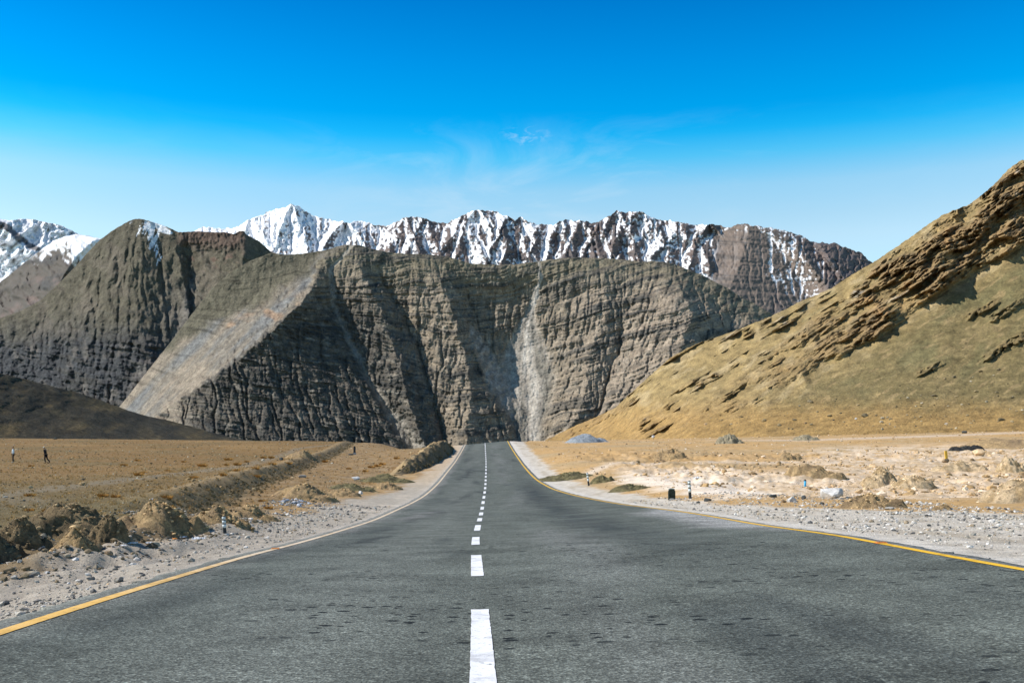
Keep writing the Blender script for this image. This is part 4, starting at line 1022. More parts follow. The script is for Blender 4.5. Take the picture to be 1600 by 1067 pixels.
# ------------------------------------------------------------------ heaps and banks of earth
EARTH = bpy.data.materials['dry_earth']
M_CLOD = earth_mat('heap_soil', 4.5, 22.0, .55, 1.45, 1.0, .09)
SOILS = {'tan': ((.42, .29, .15), (.30, .21, .12)), 'dark': ((.25, .18, .10), (.155, .118, .07)), 'pale': ((.60, .45, .28), (.40, .28, .15)), 'olive': ((.20, .17, .085), (.12, .105, .06)),
         'black': ((.035, .035, .035), (.05, .05, .045)), 'slate': ((.34, .37, .40), (.24, .27, .31)), 'grey': ((.33, .28, .19), (.25, .21, .14))}
HEAP_PTS = []; HEAPN = 110
def heap(name, label, cat, ul, ur, up, rtop, rbase, soil='tan', seed=0, group=None, rough=.22, sharp=1.25, depth=.75, mat=None):
    uc = .5 * (ul + ur); b = at(uc, rbase); w = 1.45 * (ur - ul) / F * b.y; h = (rbase - rtop) / F * b.y
    cy = b.y + .36 * w * depth; cx = uc / F * cy - CX / F * cy
    off = ((up - uc) / F * cy) / (w / 2); off = max(-.6, min(.6, off))
    nr, na = 34, 84
    r = np.linspace(0, 1.0, nr); a = np.linspace(0, 2 * math.pi, na, endpoint=False)
    RR, AA = np.meshgrid(r, a, indexing='ij')
    ex = RR * np.cos(AA); ey = RR * np.sin(AA)
    wob = 1 + .22 * fbm(np.cos(AA) * 1.3 + seed * 3.1, np.sin(AA) * 1.3 + seed, 3, 210)
    x = ex * wob * w / 2; y = (ey * wob) * w / 2 * depth
    rs = np.random.default_rng(seed); k = np.zeros(RR.shape)
    qx, qy = ex + .22 * fbm(ex * 2.2 + seed, ey * 2.2, 3, 218), ey + .22 * fbm(ex * 2.2, ey * 2.2 + seed, 3, 219)
    for j in range(9):                                 # tipped loads slumped together
        bx, by = (off * .6, 0) if j == 0 else (rs.uniform(-.72, .72), rs.uniform(-.7, .7))
        hh, br = (1, .8) if j == 0 else (rs.uniform(.25, .7), rs.uniform(.35, .7))
        dd = np.hypot((qx - bx) * np.where(qx > bx, 1.25, .85), qy - by) / br
        k = np.maximum(k, hh * np.clip(1 - dd, 0, 1) * (1 + .45 * dd)) + .10 * hh * np.clip(1 - dd**2, 0, 1)
    k = k * sstep(1 - RR, 0, .25)
    z = h * .74 * k
    s = max(w, .5)
    z = z + rough * h * np.clip(k, 0, 1)**.5 * (1 - .6 * k) * 2 * (.55 * fbm(x / s * 2.6 + seed * 7, y / s * 2.6 + seed, 3, 211) + .35 * ridged(x / s * 7 + seed, y / s * 7, 3, 212) - .1) + .05 * h * np.clip(k, 0, 1)**.4 * fbm(x / s * 22, y / s * 22 + seed, 3, 216)
    z = np.maximum(z, h * 0.02 * k)
    x = x + .05 * w * k * fbm(x / s * 7, y / s * 7 + 3, 3, 213)
    gx, gy = cx + x, cy + y
    g0 = gz(cx, cy)
    Z = ground_z(gx, gy) - .06 * (RR > .97) * s - .015 + z - g0
    Z = np.where(RR > .985, Z - .12, Z)
    n = fbm(x / s * 5 + seed, y / s * 5, 4, 214); c1, c2 = SOILS[soil]
    C = colmix(full(x, c1), c2, sstep(n, -.2, .35)); C = C * (1 + .3 * fbm(x / s * 16, y / s * 16 + seed, 3, 215))[..., None]
    o = mesh_obj(name, np.stack([x, y, Z], -1).reshape(-1, 3), grid_faces(nr, na, True), mat or M_CLOD, col=C.reshape(-1, 3))
    o.location = (cx, cy, g0)
    ii = RNG.integers(0, int(nr * .97) * na, HEAPN if seed > 8 else 240)
    for i in ii: HEAP_PTS.append((cx + x.ravel()[i] + RNG.normal(0, .02 * s), cy + y.ravel()[i] + RNG.normal(0, .02 * s), g0 + Z.ravel()[i], s, *c1))
    return tag(o, label, cat, group)
G1, G2 = 'spoil heaps along the left shoulder', 'dug earth lumps right of the road'
for i, a in enumerate([
    (-80, 24, -26, 826, 872, 'dark', 'dark earth heap cut off by the left edge of the photo'),
    (4, 70, 42, 807, 858, 'dark', 'dark cloddy heap second from the left edge, throwing a long black shadow'),
    (58, 176, 118, 789, 844, 'dark', 'widest heap of the near left row, broad and rounded with stones on top'),
    (140, 194, 166, 792, 848, 'dark', 'tall steep dark heap with a sheer right side beside the litter'),
    (82, 152, 112, 817, 853, 'tan', 'low heap in front of the widest left heap'),
    (200, 302, 264, 785, 831, 'tan', 'broad tan heap left of the striped post, steep and shaded on its right'),
    (310, 384, 330, 790, 819, 'tan', 'small pointed tan heap directly behind the left striped post'),
    (364, 430, 392, 789, 812, 'tan', 'low sandy heap just right of the left striped post'),
    (440, 518, 480, 757, 782, 'tan', 'pointed sandy heap behind the blue-white rubble'),
    (514, 560, 546, 762, 776, 'tan', 'small heap with a dark tip beside the white block'),
    (586, 624, 610, 751, 765, 'tan', 'little sandy heap near the left edge line before the roadside bank'),
    (452, 494, 470, 702, 714, 'tan', 'smooth pale mound far out in the left field by the bank'),
    (526, 582, 548, 753, 767, 'olive', 'low mound grown over with dark scrub left of the road'),
    (572, 636, 604, 741, 754, 'olive', 'flat olive hump of scrub close to the left edge line')]):
    heap('earth_mound', a[6], 'earth mound', *a[:5], a[5], i + 1, G1, .30 if i < 7 else .2, 1.15)
for i, a in enumerate([
    (1318, 1396, 1364, 769, 794, 'tan', 'brown hump with tan grass right of the white boulder'),
    (1122, 1158, 1138, 676, 693, 'grey', 'grey pointed mound at the foot of the hillside'),
    (1244, 1276, 1258, 679, 688, 'grey', 'small flat grey mound on the far track under the hillside'),
    (1026, 1070, 1044, 699, 717, 'tan', 'brown knoll in the flat orange ground beyond the dusty hollow'),
    (926, 956, 938, 741, 754, 'olive', 'dark greenish lump right of the far striped post'),
    (958, 1010, 982, 756, 767, 'olive', 'flat dark grassy hump between far striped post and stone stump'),
    (850, 920, 884, 738, 750, 'olive', 'long tan grass hump left of the far striped post'),
    (1234, 1314, 1262, 726, 747, 'tan', 'broken bank of clods behind the blue post'),
    (1218, 1248, 1232, 707, 720, 'tan', 'small dark-sided lump further back above the blue post'),
    (1548, 1650, 1600, 746, 786, 'pale', 'big bank of clods cut by the right edge of the photo'),
    (1464, 1532, 1490, 719, 735, 'pale', 'low rubbly bank below the yellow post'),
    (1562, 1598, 1580, 714, 737, 'pale', 'steep little bluff near the right edge, dark on its right'),
    (1526, 1650, 1580, 687, 701, 'tan', 'long ochre bank farthest back at the right edge'),
    (1460, 1488, 1474, 786, 797, 'tan', 'tiny brown hump at the back of the right gravel shoulder'),
    (1352, 1402, 1376, 731, 760, 'pale', 'ragged pale mound behind the white boulder, right of the blue post'),
    (1400, 1452, 1424, 744, 762, 'pale', 'low pale mound in the middle of the dusty ground')]):
    heap('earth_mound', a[6], 'earth mound', *a[:5], a[5], i + 31, G2, .62, 1.05, .8)
heap('gravel_pile', 'blue grey pile of crushed stone at the foot of the golden hillside', 'gravel pile', 892, 946, 916, 675, 691.5, 'slate', 61, None, .10, 1.0, .8, earth_mat('crushed_stone', 2.0, 7.0, .6, 1.4, 1.0, .25))
heap('dark_heap', 'row of black lumps in front of the far ochre bank', 'heap', 1490, 1534, 1526, 693, 702.5, 'black', 62, None, .6, .8, .6)
h_ = np.array(HEAP_PTS)
stones('clods', h_[:, 0], h_[:, 1], h_[:, 2], np.clip(.012 * h_[:, 3] * np.exp(RNG.normal(0, .6, len(h_))), .006, .06), h_[:, 4:7] * RNG.uniform(.5, 1.9, (len(h_), 1)), .3)
def road_bank():
    Yb = np.arange(86, 168, .5); T = np.linspace(-1, 1, 41)
    YY, TT = np.meshgrid(Yb, T, indexing='ij')
    cx = rd(XL, YY) - itp(YY, [(86, 4.2), (110, 3.9), (140, 3.3), (168, 3.0)]) + .35 * perlin(YY * .12, YY * 0, 220)
    w = itp(YY, [(86, .9), (100, 1.8), (140, 2.3), (168, 1.4)])
    h = .8 * itp(YY, [(86, .1), (95, .8), (112, 1.4), (135, 1.75), (152, 1.75), (168, .15)]) * (1 + .25 * fbm(YY * .25, YY * 0, 3, 221))
    x = cx + TT * w
    prof_ = np.where(TT < 0, sstep(1 + TT, 0, 1), sstep(1 - TT, 0, .75))
    z = h * prof_ * (1 + .35 * fbm(x * .5, YY * .12, 3, 224)) + .50 * prof_ * ridged(x * .9, YY * .30, 5, 222) * sstep(h, 0, .6) + .12 * prof_ * fbm(x * 3, YY * 1.2, 3, 225)
    Z = ground_z(x, YY) + z - .04 - .2 * (np.abs(TT) > .97)
    C = colmix(full(x, (.40, .285, .15)), (.16, .125, .075), sstep(TT + .9 * fbm(x, YY * .6, 3, 223), -.15, .35))  # right face darkened: shade of the side turned from the sun, painted into the soil
    o0 = np.array([-12.0, 120.0, gz(-12.0, 120.0)])
    o = mesh_obj('earth_bank', (np.stack([x, YY, Z], -1) - o0).reshape(-1, 3), grid_faces(len(Yb), 41), M_CLOD, col=C.reshape(-1, 3))
    o.location = o0
    tag(o, 'long steep earth bank beside the left edge of the road near the crest', 'earth bank')
    y = RNG.uniform(88, 164, 420); t = RNG.uniform(.0, .95, 420)
    xx = rd(XL, y) - itp(y, [(86, 4.2), (110, 3.9), (140, 3.3), (168, 3.0)]) + t * itp(y, [(86, .9), (100, 1.8), (140, 2.3), (168, 1.4)])
    hh = .8 * itp(y, [(86, .1), (95, .8), (112, 1.4), (135, 1.75), (152, 1.75), (168, .15)]) * sstep(1 - t, 0, .75)
    many('bank_scrub', xx, y, ground_z(xx, y) + hh, RNG.uniform(.4, 1.0, 420), cv, cf, M_SCRUB)
road_bank()

# ------------------------------------------------------------------ tussocks of dry grass in the left field
tv, tf = blades(170, .30, .20, .6, .010)
tus = bpy.data.meshes.new('tussock')
tus.from_pydata([tuple(v) for v in tv], [], [tuple(int(i) for i in f) for f in tf]); tus.materials.append(plain_mat('orange_straw', (.40, .215, .06), .9, .1, 5, .35))
TU = [(357,719),(316,729),(370,736),(349,743),(262,736),(217,743),(224,739),(303,747),(161,776),(181,777),(47,775),(46,798),(76,800),(262,797),(194,728),(215,720),(371,727),(354,727),(400,733),(386,722),(287,722),(260,779),(49,729),(412,716),(424,716),(426,726),(402,745),(451,725),(545,733),(580,731),(590,729),(508,722),(620,717),(571,737),(598,726),(420,795),(410,783)]
TL = {0: 'large pale orange tussock beside the far cart track', 1: 'broad two-humped tussock below the cart track', 2: 'dark-based round tussock well right of the two walkers', 5: 'left one of a pair of orange tussocks in mid field', 6: 'right one of a pair of orange tussocks in mid field',
      8: 'flat brown tussock in the near left field', 11: 'orange tussock just behind the dark cloddy heaps', 12: 'dry tussock behind the gap between the two leftmost heaps', 13: 'bushy tussock on top of the broad tan heap', 22: 'small straw tussock on the ground between the two walkers'}
for i, (u, r) in enumerate(TU):
    o = bpy.data.objects.new('grass_tussock', tus); COL.objects.link(o)
    p = at(u, r); o.location = p - Vector((0, 0, .02)); s = {0: 1.5, 1: 1.6, 13: 1.5}.get(i, 1.0) * random.uniform(.75, 1.15) * (p.y / 55)**.55
    o.scale = (s, s, s * random.uniform(.7, 1)); o.rotation_euler = (0, 0, random.uniform(0, 6))
    tag(o, TL.get(i, 'small orange tuft of dry grass among others on the left field'), 'grass tuft', 'dry grass tussocks on the left field')

# ------------------------------------------------------------------ single stones and boulders
def rock_mesh(name, seed, sub=3, flat=.7, jag=.35):
    bm = bmesh.new(); bmesh.ops.create_icosphere(bm, subdivisions=sub, radius=1.0)
    P = np.array([v.co[:] for v in bm.verts])
    rs = np.random.default_rng(seed)
    for k in range(15):                                 # planes knocked off a ball
        d = rs.normal(size=3); d /= np.linalg.norm(d); c = rs.uniform(.48, .78)
        e_ = P @ d - c; P = P - np.clip(e_, 0, None)[:, None] * d * .97
    n = fbm(P[:, 0] * 2.2 + seed, P[:, 1] * 2.2 + P[:, 2] * 1.7, 4, 230 + seed)
    P = P * (1 + jag * .35 * n)[:, None]; P[:, 2] *= flat
    for v, p in zip(bm.verts, P): v.co = p
    me = bpy.data.meshes.new(name); bm.to_mesh(me); bm.free()
    return me
def stone_mat(name, col): return earth_mat(name, 3.0, 14.0, .7, 1.3, .7, .03, attr=False, color=col)
SM = {'white': stone_mat('white_stone', (.56, .545, .53)), 'grey': stone_mat('grey_stone', (.36, .34, .31)), 'dark': stone_mat('dark_stone', (.075, .08, .078)), 'brown': stone_mat('brown_stone', (.28, .20, .125)), 'tan': stone_mat('tan_stone', (.58, .42, .26))}
HILLG = HILL_LOOK
def place(u, row):
    p = at(u, row); D = HILLG(u, row)
    if D is not None and D < p.y: return Vector(((u - CX) / F * D, D, (HY - row) / F * D))
    return p
def rock(u, row, wpx, kind, label, name='stone', cat='stone', group=None, flat=.7, seed=None, hpx=None):
    seed = seed if seed is not None else int(u * 7 + row) % 997
    me = rock_mesh(name, seed, 3, flat); me.materials.append(SM[kind])
    p = place(u, row); s = wpx / F * p.y / 2
    o = bpy.data.objects.new(name, me); COL.objects.link(o)
    o.scale = (s * 1.12, s, s); o.location = p + Vector((0, .6 * s, s * flat * .5)); o.rotation_euler = (0, 0, random.uniform(0, 6.28))
    return tag(o, label, cat, group)
rock(1301, 779, 40, 'white', 'largest white boulder right of the road, grey and shaded on its right', 'boulder', 'boulder', flat=.78, seed=4)
rock(1239, 784, 19, 'white', 'small white boulder with a brown stone leaning on it', 'boulder', 'boulder')
rock(1226, 785, 11, 'brown', 'brown stone leaning on the left side of the small white boulder')
rock(1209, 777, 13, 'dark', 'dark broken stone left of the small white boulder')
rock(1257, 779, 11, 'dark', 'dark stone between the two white boulders')
rock(1285, 788, 10, 'dark', 'dark three-cornered stone on the gravel in front of the white boulder')
rock(1107, 783, 13, 'dark', 'flat dark stone on the shoulder right of the near right striped post')
rock(1091, 786, 7, 'dark', 'narrow dark stone at the gravel edge right of the near right striped post')
rock(1364, 793.5, 18, 'dark', 'low dark slab at the foot of the brown grassy hump', flat=.35)
rock(1392, 796, 22, 'grey', 'long grey slab in front of the brown grassy hump', flat=.3)
rock(1453, 822, 7, 'dark', 'small dark stone alone in the middle of the right shoulder')
rock(1484, 809, 6, 'dark', 'little dark stone at the back of the right shoulder')
rock(1547, 873, 4, 'dark', 'dark pebble near the yellow line at the far right')
rock(1532, 712, 22, 'tan', 'rounded tan boulder in front of the far ochre bank', 'boulder', 'boulder', flat=.8)
rock(1508, 677, 9, 'dark', 'lone dark boulder on the pale track at the foot of the hill', 'boulder', 'boulder', flat=.8)
rock(1259, 662, 6, 'brown', 'brown boulder low on the hillside above the track', 'boulder', 'boulder')
rock(1303, 657, 4.5, 'dark', 'dark stone on the lower hillside right of the brown boulder')
rock(1338, 655, 5, 'white', 'white stone low on the hillside in the middle of the slope')
rock(1480, 662.5, 7, 'white', 'long white stone at the hill foot near the right edge', flat=.45)
rock(1431, 666, 4, 'dark', 'dark stone at the hill foot left of the long white stone')
rock(1021, 684, 8, 'white', 'white stone under the rock ledges at the foot of the hill')
rock(1129, 689, 9, 'white', 'white stone at the left foot of the grey pointed mound')
rock(1279, 682, 5, 'tan', 'pale stone standing on the far dirt track')
rock(1103, 664, 7, 'tan', 'pale block below the rock ledge on the lower hillside')
rock(1478, 722, 13, 'brown', 'dark-edged clod at the foot of the yellow post')
rock(117, 877, 13, 'white', 'whitest stone on the left shoulder below the widest heap')
rock(130, 871, 10, 'dark', 'dark angular stone right of the whitest shoulder stone')
rock(29, 879, 11, 'grey', 'grey stone below the heap at the left edge')
rock(169, 866, 16, 'brown', 'brown lump of stone below the tall steep heap')
rock(178, 891, 12, 'dark', 'flat dark stone midway between heaps and yellow line', flat=.45)
rock(99, 889, 7, 'dark', 'small dark stone in the middle of the left shoulder')
rock(73, 896, 9, 'white', 'pale stone left of the small dark stone on the left shoulder')
rock(20, 905, 15, 'grey', 'big grey stone near the left edge of the photo')
rock(8, 914, 7, 'tan', 'pale stone at the very left edge')
rock(28, 919, 9, 'grey', 'grey stone below the big grey stone at the left edge')
rock(75, 864, 8, 'tan', 'pale stone at the foot of the second heap')
rock(77, 873, 8, 'brown', 'brown stone just under the pale stone by the second heap')
rock(202, 881, 7, 'dark', 'dark stone below the litter on the left shoulder')
rock(155, 918, 5, 'dark', 'dark pebble close to the left yellow line')
rock(168, 913, 5, 'tan', 'pale pebble close to the left yellow line')
rock(548, 826, 7, 'brown', 'brown stone lying against the left edge line')
rock(620, 738, 14, 'white', 'white rock near the left end of the roadside bank', flat=.5)
rock(556, 750, 17, 'white', 'white rock in the strip left of the road, dark at its right end', flat=.55)
rock(569, 751, 7, 'dark', 'dark stone at the right end of a white rock')
rock(563, 772, 10, 'white', 'square white block beside the small dark-tipped heap', flat=.9)
rock(439, 719, 8, 'dark', 'dark square block alone in the left field near the bank', flat=.95)
rock(472, 746, 12, 'grey', 'grey rock below the scrubby bank in the left strip')
rock(548, 711, 9, 'dark', 'low dark stone left of the foot of the far dark post', flat=.4)
rock(85, 686, 7, 'dark', 'dark stone on the skyline of the left field')
rock(7, 777, 9, 'grey', 'flat grey stone in the left field at the photo edge', flat=.4)
rock(37, 783, 6, 'dark', 'small dark stone in the left field near the edge tussock')
rock(236, 781, 10, 'white', 'flat pale stone in the near left field', flat=.35)
rock(1340, 848.5, 3, 'dark', 'black pebble by the right yellow line left of the road stud')
for k in range(40):                                     # bits of blue-white rubble in front of the pointed heap
    pass
n = 70; uu = RNG.normal(462, 14, n); rr_ = RNG.normal(784, 3.2, n); pts = [at(a, b) for a, b in zip(uu, rr_)]
stones('rubble', np.array([p.x for p in pts]), np.array([p.y for p in pts]), np.array([p.z for p in pts]), np.clip(.05 * np.exp(RNG.normal(0, .5, n)), .02, .13), pick_cols(n, [(.34, .37, .43), (.24, .28, .35), (.45, .45, .46)], [2, 2, 2]))
n = 420; uu = RNG.uniform(960, 1640, n); rr_ = RNG.uniform(560, 672, n) ; pts = []
for a, b in zip(uu, rr_):
    if b > 690 - .32 * (a - 900) * .55:
        p = place(a, b)
        if p.y > 200 and HILLG(a, b) is not None: pts.append(p)
m_ = len(pts)
stones('hill_stones', np.array([p.x for p in pts]), np.array([p.y for p in pts]), np.array([p.z for p in pts]), np.clip(.30 * np.exp(RNG.normal(0, .5, m_)), .1, 1.0), pick_cols(m_, [(.16, .13, .08), (.42, .36, .26), (.3, .23, .13)], [4, 2, 3]))

# ------------------------------------------------------------------ posts
def lathe(name, prof_, mat, parent=None, seg=20, smooth=True):
    V = [(r * math.cos(a), r * math.sin(a), z) for r, z in prof_ for a in np.linspace(0, 2 * math.pi, seg, endpoint=False)]
    Fc = grid_faces(len(prof_), seg, True)
    return mesh_obj(name, V, Fc, mat, parent, smooth)
M_BLK = plain_mat('black_paint', (.022, .026, .028), .55, .35, 25, .35)
M_WHT = plain_mat('white_band_paint', (.62, .68, .68), .6, .3, 25, .12)
M_CON = plain_mat('pale_concrete', (.55, .52, .48), .95, .1, 30, .25, .3)
def delineator(u, rbase, hpx, wpx, label, lean):
    p = at(u, rbase); h = hpx / F * p.y; r = wpx / F * p.y / 2
    t = empty('delineator_post', p); t.rotation_euler = (R(1.5), R(lean), 0)
    lathe('post', [(0, -.2), (r * 1.08, -.2), (r * 1.08, 0), (r, .3 * h), (r * .92, h * .97), (r * .8, h), (0, h)], M_BLK, t)
    for a, b in ((.36, .54), (.60, .76), (.82, .96)):
        q = lambda z: r * (1.02 - .08 * z)
        lathe('reflective_band', [(q(a) - .003, a * h), (q(a) + .004, a * h), (q(b) + .004, b * h), (q(b) - .003, b * h)], M_WHT, t)
    lathe('footing', [(0, .012), (r * 1.9, .012), (r * 2.5, -.03), (r * 2.6, -.15)], M_CON, t, 11)
    return tag(t, label, 'roadside post', 'black and white striped roadside posts')
delineator(351.5, 834, 28, 5.2, 'black and white striped post on the left gravel shoulder', -4)
delineator(1078.5, 779, 28.5, 4.6, 'nearer of the two striped posts right of the road, beside the stone stump', -4)
delineator(920, 759, 21, 2.8, 'far thin striped post on the right verge where the road dips', -7)
def slab(name, w, d, h, mat, arch=0.0, bev=.01, parent=None):
    pts = [(-w / 2, 0), (w / 2, 0)] + [(w / 2 * math.cos(a), h - arch + arch * math.sin(a)) for a in np.linspace(0, math.pi, 9)]
    bm = bmesh.new(); vs = [bm.verts.new((x, -d / 2, z)) for x, z in pts]; f = bm.faces.new(vs)
    ex = bmesh.ops.extrude_face_region(bm, geom=[f]); bmesh.ops.translate(bm, verts=[v for v in ex['geom'] if isinstance(v, bmesh.types.BMVert)], vec=(0, d, 0))
    bmesh.ops.recalc_face_normals(bm, faces=bm.faces)
    bmesh.ops.bevel(bm, geom=[e_ for e_ in bm.edges], offset=bev, segments=2, affect='EDGES', clamp_overlap=True)
    return bm_obj(name, bm, mat, parent)
p = at(1049.5, 780.5); h = 17 / F * p.y; w = 10.5 / F * p.y
t = empty('stone_stump', p); tag(t, 'short dark rounded stone stump left of the near right striped post', 'marker stone')
o = slab('stone_body', w, w * .75, h + .1, plain_mat('dark_mossy_stone', (.035, .042, .034), .9, .1, 14, .6, .6), h * .22, .02, t); o.location = (0, 0, -.1)
o = slab('stone_cap', w * .92, w * .62, h * .12, plain_mat('pale_weathered_stone', (.30, .32, .27), .9, .1, 14, .4, .4), h * .08, .01, t); o.location = (-.01, 0, h * .94)
o = slab('stone_base', w * .8, w * .3, h * .2, M_CON, h * .1, .01, t); o.location = (-.0, -w * .5, -.03)
p = at(1258, 760); h = 11 / F * p.y; r = 3.6 / F * p.y / 2
t = empty('blue_post', p); tag(t, 'short bright blue post with a dark top in the dusty ground', 'marker post')
lathe('post', [(0, -.1), (r, -.1), (r, h * .8), (0, h * .8)], plain_mat('blue_paint', (.06, .36, .62), .6, .3, 20, .15), t)
lathe('cap', [(r * 1.05, h * .79), (r * 1.05, h * .97), (r * .7, h), (0, h)], M_BLK, t)
p = at(1479, 718.5); h = 14.5 / F * p.y; w = 4.0 / F * p.y
o = slab('yellow_post', w, w * .5, h + .1, plain_mat('yellow_paint', (.70, .42, .05), .6, .3, 12, .2), w * .1, .015); o.location = p - Vector((0, 0, .1)); o.rotation_euler = (0, R(-5), .1)
tag(o, 'small yellow marker post far out in the pale ground', 'marker post')
p = at(554, 710); h = 13 / F * p.y; w = 3.2 / F * p.y
t = empty('dark_post', p); tag(t, 'small dark post standing far out left of the road', 'marker post')
o = slab('post', w, w * .6, h, plain_mat('dark_post_paint', (.03, .035, .04), .8, .2, 12, .3), w * .4, .02, t)
o = slab('foot', w * 1.6, w * 1.2, h * .22, plain_mat('grey_post_foot', (.30, .30, .30), .9, .1, 12, .3), w * .2, .02, t)

# ------------------------------------------------------------------ road studs and litter
M_STUD = plain_mat('orange_plastic', (.62, .20, .025), .45, .4, 20, .2)
M_LENS = plain_mat('stud_lens', (.25, .10, .03), .2, .6, 20, .1)
def stud(u, row, label, X_of, s=1.0):
    Yb = _ray; xs = X_of(Yb); i = int(np.argmin(np.abs(CX + F * xs / Yb - u))); y = float(Yb[i]); x = float(xs[i])
    t = empty('road_stud', (x, y, float(road_z(np.array([x]), np.array([y]))[0]) + .004)); t.rotation_euler = (0, 0, .12)
    bm = bmesh.new()
    w, l, h = .15 * s, .12 * s, .035 * s
    lo = [(-w, -l), (w, -l), (w, l), (-w, l)]; hi = [(-w * .8, -l * .45), (w * .8, -l * .45), (w * .8, l * .45), (-w * .8, l * .45)]
    a = [bm.verts.new((x_, y_, 0)) for x_, y_ in lo]; b = [bm.verts.new((x_, y_, h)) for x_, y_ in hi]
    bm.faces.new(b)
    for k in range(4): bm.faces.new((a[k], a[(k + 1) % 4], b[(k + 1) % 4], b[k]))
    bmesh.ops.bevel(bm, geom=list(bm.edges), offset=.004, segments=2, affect='EDGES')
    bm_obj('stud_body', bm, M_STUD, t)
    bm = bmesh.new(); bmesh.ops.create_cube(bm, size=1.0)
    for v in bm.verts: v.co = (v.co.x * w * 1.3, v.co.y * .006 - l * .74, v.co.z * h * .5 + h * .48)
    bmesh.ops.rotate(bm, verts=bm.verts, cent=(0, -l * .74, h * .48), matrix=__import__('mathutils').Matrix.Rotation(-math.atan2(h, l * .55) + math.pi / 2 - 1.25, 3, 'X'))
    bm_obj('stud_lens', bm, M_LENS, t)
    return tag(t, label, 'road stud', 'orange road studs on the edge lines')
stud(1376, 848, 'orange road stud on the right yellow line', lambda y: rd(XR, y), .5)
stud(430, 857, 'orange road stud on the left edge line', lambda y: rd(XL, y), .5)
def litter(u, row, wpx, mat, label, seed, kind='plastic_scrap'):
    p = at(u, row); w = wpx / F * p.y
    g = np.linspace(-1, 1, 15); A, B = np.meshgrid(g, g)
    rim = 1 + .35 * fbm(A * 1.5 + seed, B * 1.5, 3, 240 + seed)
    x = A * w / 2 * rim; y = B * w / 2 * .8 * rim
    z = .03 + .30 * w * np.abs(fbm(A * 1.4 + seed * 3, B * 1.4, 4, 241 + seed)) * 1.6
    o = mesh_obj(kind, np.stack([x, y, z], -1).reshape(-1, 3), grid_faces(15, 15), mat, smooth=False)
    sm = o.modifiers.new('thickness', 'SOLIDIFY'); sm.thickness = .004
    o.location = p
    return tag(o, label, 'litter', 'litter by the left spoil heaps')
MP = plain_mat('white_plastic', (.72, .73, .76), .5, .4, 12, .1); MO = plain_mat('orange_wrapper', (.75, .28, .03), .5, .4, 12, .15)
litter(271, 844, 10, MO, 'crumpled orange wrapper among the white litter left of the striped post', 1)
litter(285, 841, 11, MP, 'upright crumpled white plastic right of the orange wrapper', 2)
litter(310, 844, 17, MP, 'spread white sheet of plastic nearest the left striped post', 3)
litter(207, 851, 12, MP, 'white plastic scrap below the shadow of the tall heap', 4)
litter(236, 851, 13, MP, 'dirty white scrap left of the orange wrapper', 5)
litter(193, 855, 9, MP, 'small white scrap at the left end of the litter', 6)
o = litter(1092, 748, 14, MP, 'flat white slab lying on the dusty ground behind the near right striped post', 7)
o['group'] = 'litter on the dusty ground'

# ------------------------------------------------------------------ two people out on the field
def skin_mesh(name, verts, edges, mat, parent, root=0, sub=1):
    bm = bmesh.new(); lay = bm.verts.layers.skin.verify()
    vs = []
    for i, (x, y, z, r) in enumerate(verts):
        v = bm.verts.new((x, y, z)); v[lay].radius = (r, r); v[lay].use_root = (i == root); vs.append(v)
    for a, b in edges: bm.edges.new((vs[a], vs[b]))
    me = bpy.data.meshes.new(name); bm.to_mesh(me); bm.free()
    tmp = bpy.data.objects.new(name, me); COL.objects.link(tmp)
    m = tmp.modifiers.new('s', 'SKIN'); m.use_smooth_shade = True
    ss = tmp.modifiers.new('u', 'SUBSURF'); ss.levels = sub; ss.render_levels = sub
    bpy.context.view_layer.update()
    out = bpy.data.meshes.new_from_object(tmp.evaluated_get(bpy.context.evaluated_depsgraph_get()))
    bpy.data.objects.remove(tmp); out.name = name
    out.materials.clear(); out.materials.append(mat)
    for q in out.polygons: q.use_smooth = True
    return link(bpy.data.objects.new(name, out), parent)
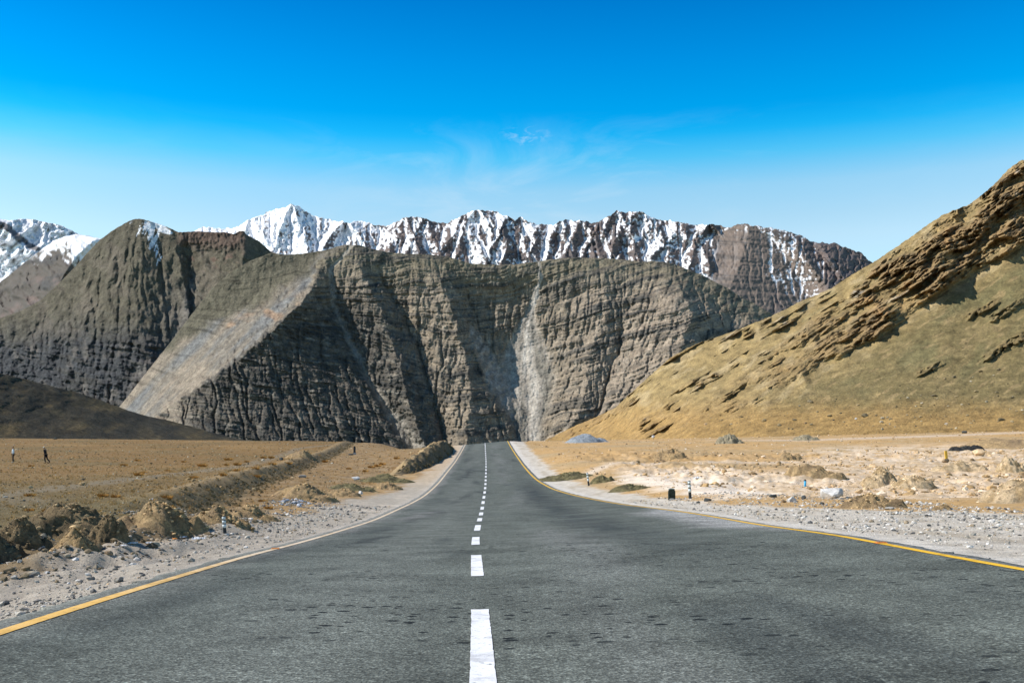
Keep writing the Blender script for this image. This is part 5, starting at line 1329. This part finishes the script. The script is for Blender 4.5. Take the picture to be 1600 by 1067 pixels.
def person(loc, rz, scale, legs, arms, lean, headfwd, cols, label, cap):
    """faces -X; y is the person's side to side"""
    t = empty('person', loc, rz); t.scale = (scale,) * 3
    skin = plain_mat('skin', (.28, .17, .11), .6, .3, 10, .1)
    top = plain_mat('top_cloth', cols[0], .9, .1, 8, .2); bot = plain_mat('trouser_cloth', cols[1], .9, .1, 8, .2); shoe = plain_mat('shoe_leather', cols[2], .7, .2, 8, .2); hairm = plain_mat('hair_or_cap', cols[3], .8, .2, 8, .2)
    L = lambda z: -lean * (z - .93)
    V = [(0, 0, .95, .12), (L(1.15), 0, 1.15, .115), (L(1.36), 0, 1.36, .13), (L(1.5), 0, 1.50, .055), (L(1.56) - headfwd * .5, 0, 1.57, .07), (L(1.66) - headfwd, 0, 1.645, .088), (L(1.72) - headfwd, 0, 1.72, .06), (L(1.66) - headfwd - .105, 0, 1.625, .016)]
    E = [(0, 1), (1, 2), (2, 3), (3, 4), (4, 5), (5, 6), (5, 7)]
    for sd in (-1, 1):                                   # ears
        k = len(V); V.append((L(1.66) - headfwd + .01, sd * .095, 1.635, .016)); E.append((5, k))
    sv, se = [(L(1.02), 0, .90, .15), (L(1.15), 0, 1.15, .14), (L(1.36), 0, 1.36, .15), (L(1.47), 0, 1.47, .08)], [(0, 1), (1, 2), (2, 3)]
    pv, pe = [(0, 0, .97, .14)], []
    hv = []
    for sd in (-1, 1):
        (hx, hz), (kx, kz), (ax, az) = legs[sd]
        y = sd * .095; k = len(V)
        V += [(hx, y, hz, .085), (kx, y, kz, .055), (ax, y, az, .04), (ax - .16, y, az - .055, .03)]
        E += [(0, k), (k, k + 1), (k + 1, k + 2), (k + 2, k + 3)]
        j = len(pv); pv += [(hx, y, hz, .10), (kx, y, kz, .075), (ax, y, az + .03, .062)]; pe += [(0, j), (j, j + 1), (j + 1, j + 2)]
        skin_mesh('shoe', [(ax + .05, y, az - .03, .045), (ax - .05, y, az - .03, .05), (ax - .19, y, az - .05, .035)], [(0, 1), (1, 2)], shoe, t)
        (ex, ez), (wx, wz) = arms[sd]
        sx = L(1.42); k = len(V)
        V += [(sx, sd * .185, 1.43, .055), (sx + ex, sd * .235, ez, .042), (sx + wx, sd * .245, wz, .03), (sx + wx - .01, sd * .25, wz - .085, .034)]
        E += [(2, k), (k, k + 1), (k + 1, k + 2), (k + 2, k + 3)]
        for f in range(4):                               # fingers of unequal length, slightly curled
            q = len(V); fx = sx + wx - .035 + .02 * f; ln = (.075, .088, .082, .062)[f]
            V += [(fx, sd * .25, wz - .12, .009), (fx - .005, sd * .246, wz - .12 - ln * .55, .0085), (fx - .018, sd * .235, wz - .12 - ln, .007)]
            E += [(k + 3, q), (q, q + 1), (q + 1, q + 2)]
        q = len(V); V += [(sx + wx - .05, sd * .243, wz - .075, .0105), (sx + wx - .07, sd * .235, wz - .12, .009)]; E += [(k + 3, q), (q, q + 1)]
        j = len(sv); sv += [(sx, sd * .19, 1.43, .072), (sx + ex, sd * .24, ez, .058), (sx + wx, sd * .247, wz + .02, .046)]; se += [(2, j), (j, j + 1), (j + 1, j + 2)]
    skin_mesh('body', V, E, skin, t)
    skin_mesh('jacket' if cap else 'shirt', sv, se, top, t)
    skin_mesh('trousers', pv, pe, bot, t)
    hx = L(1.66) - headfwd
    if cap: skin_mesh('cap', [(hx + .02, 0, 1.70, .088), (hx, 0, 1.735, .075), (hx - .13, 0, 1.695, .03)], [(0, 1), (0, 2)], hairm, t)
    else: skin_mesh('hair', [(hx + .045, 0, 1.63, .075), (hx + .025, 0, 1.70, .09), (hx - .02, 0, 1.735, .07)], [(0, 1), (1, 2)], hairm, t)
    return tag(t, label, 'person', 'two people out on the left field')
p1 = at(20.5, 722.8); p2 = at(71.5, 724.0)
s1 = (25.5 / F * p1.y) / 1.78; s2 = (26.0 / F * p2.y) / 1.76
person(p1, .5, s1, {-1: ((0, .92), (-.02, .5), (.0, .09)), 1: ((0, .92), (-.01, .5), (.02, .09))}, {-1: ((.03, 1.16), (-.02, .92)), 1: ((.03, 1.16), (-.03, .92))}, .02, .03,
       ((.60, .66, .72), (.02, .022, .03), (.45, .43, .40), (.012, .011, .011)), 'person standing in a white shirt and dark trousers out on the left field', False)
person(p2, -.1, s2, {-1: ((-.01, .90), (-.06, .50), (.02, .09)), 1: ((.02, .90), (.10, .50), (.40, .16))}, {-1: ((.12, 1.18), (.05, .97)), 1: ((-.06, 1.17), (-.05, .95))}, .16, .07,
       ((.014, .016, .022), (.012, .013, .018), (.015, .015, .015), (.75, .74, .72)), 'person in dark clothes and a white cap walking left across the field', True)
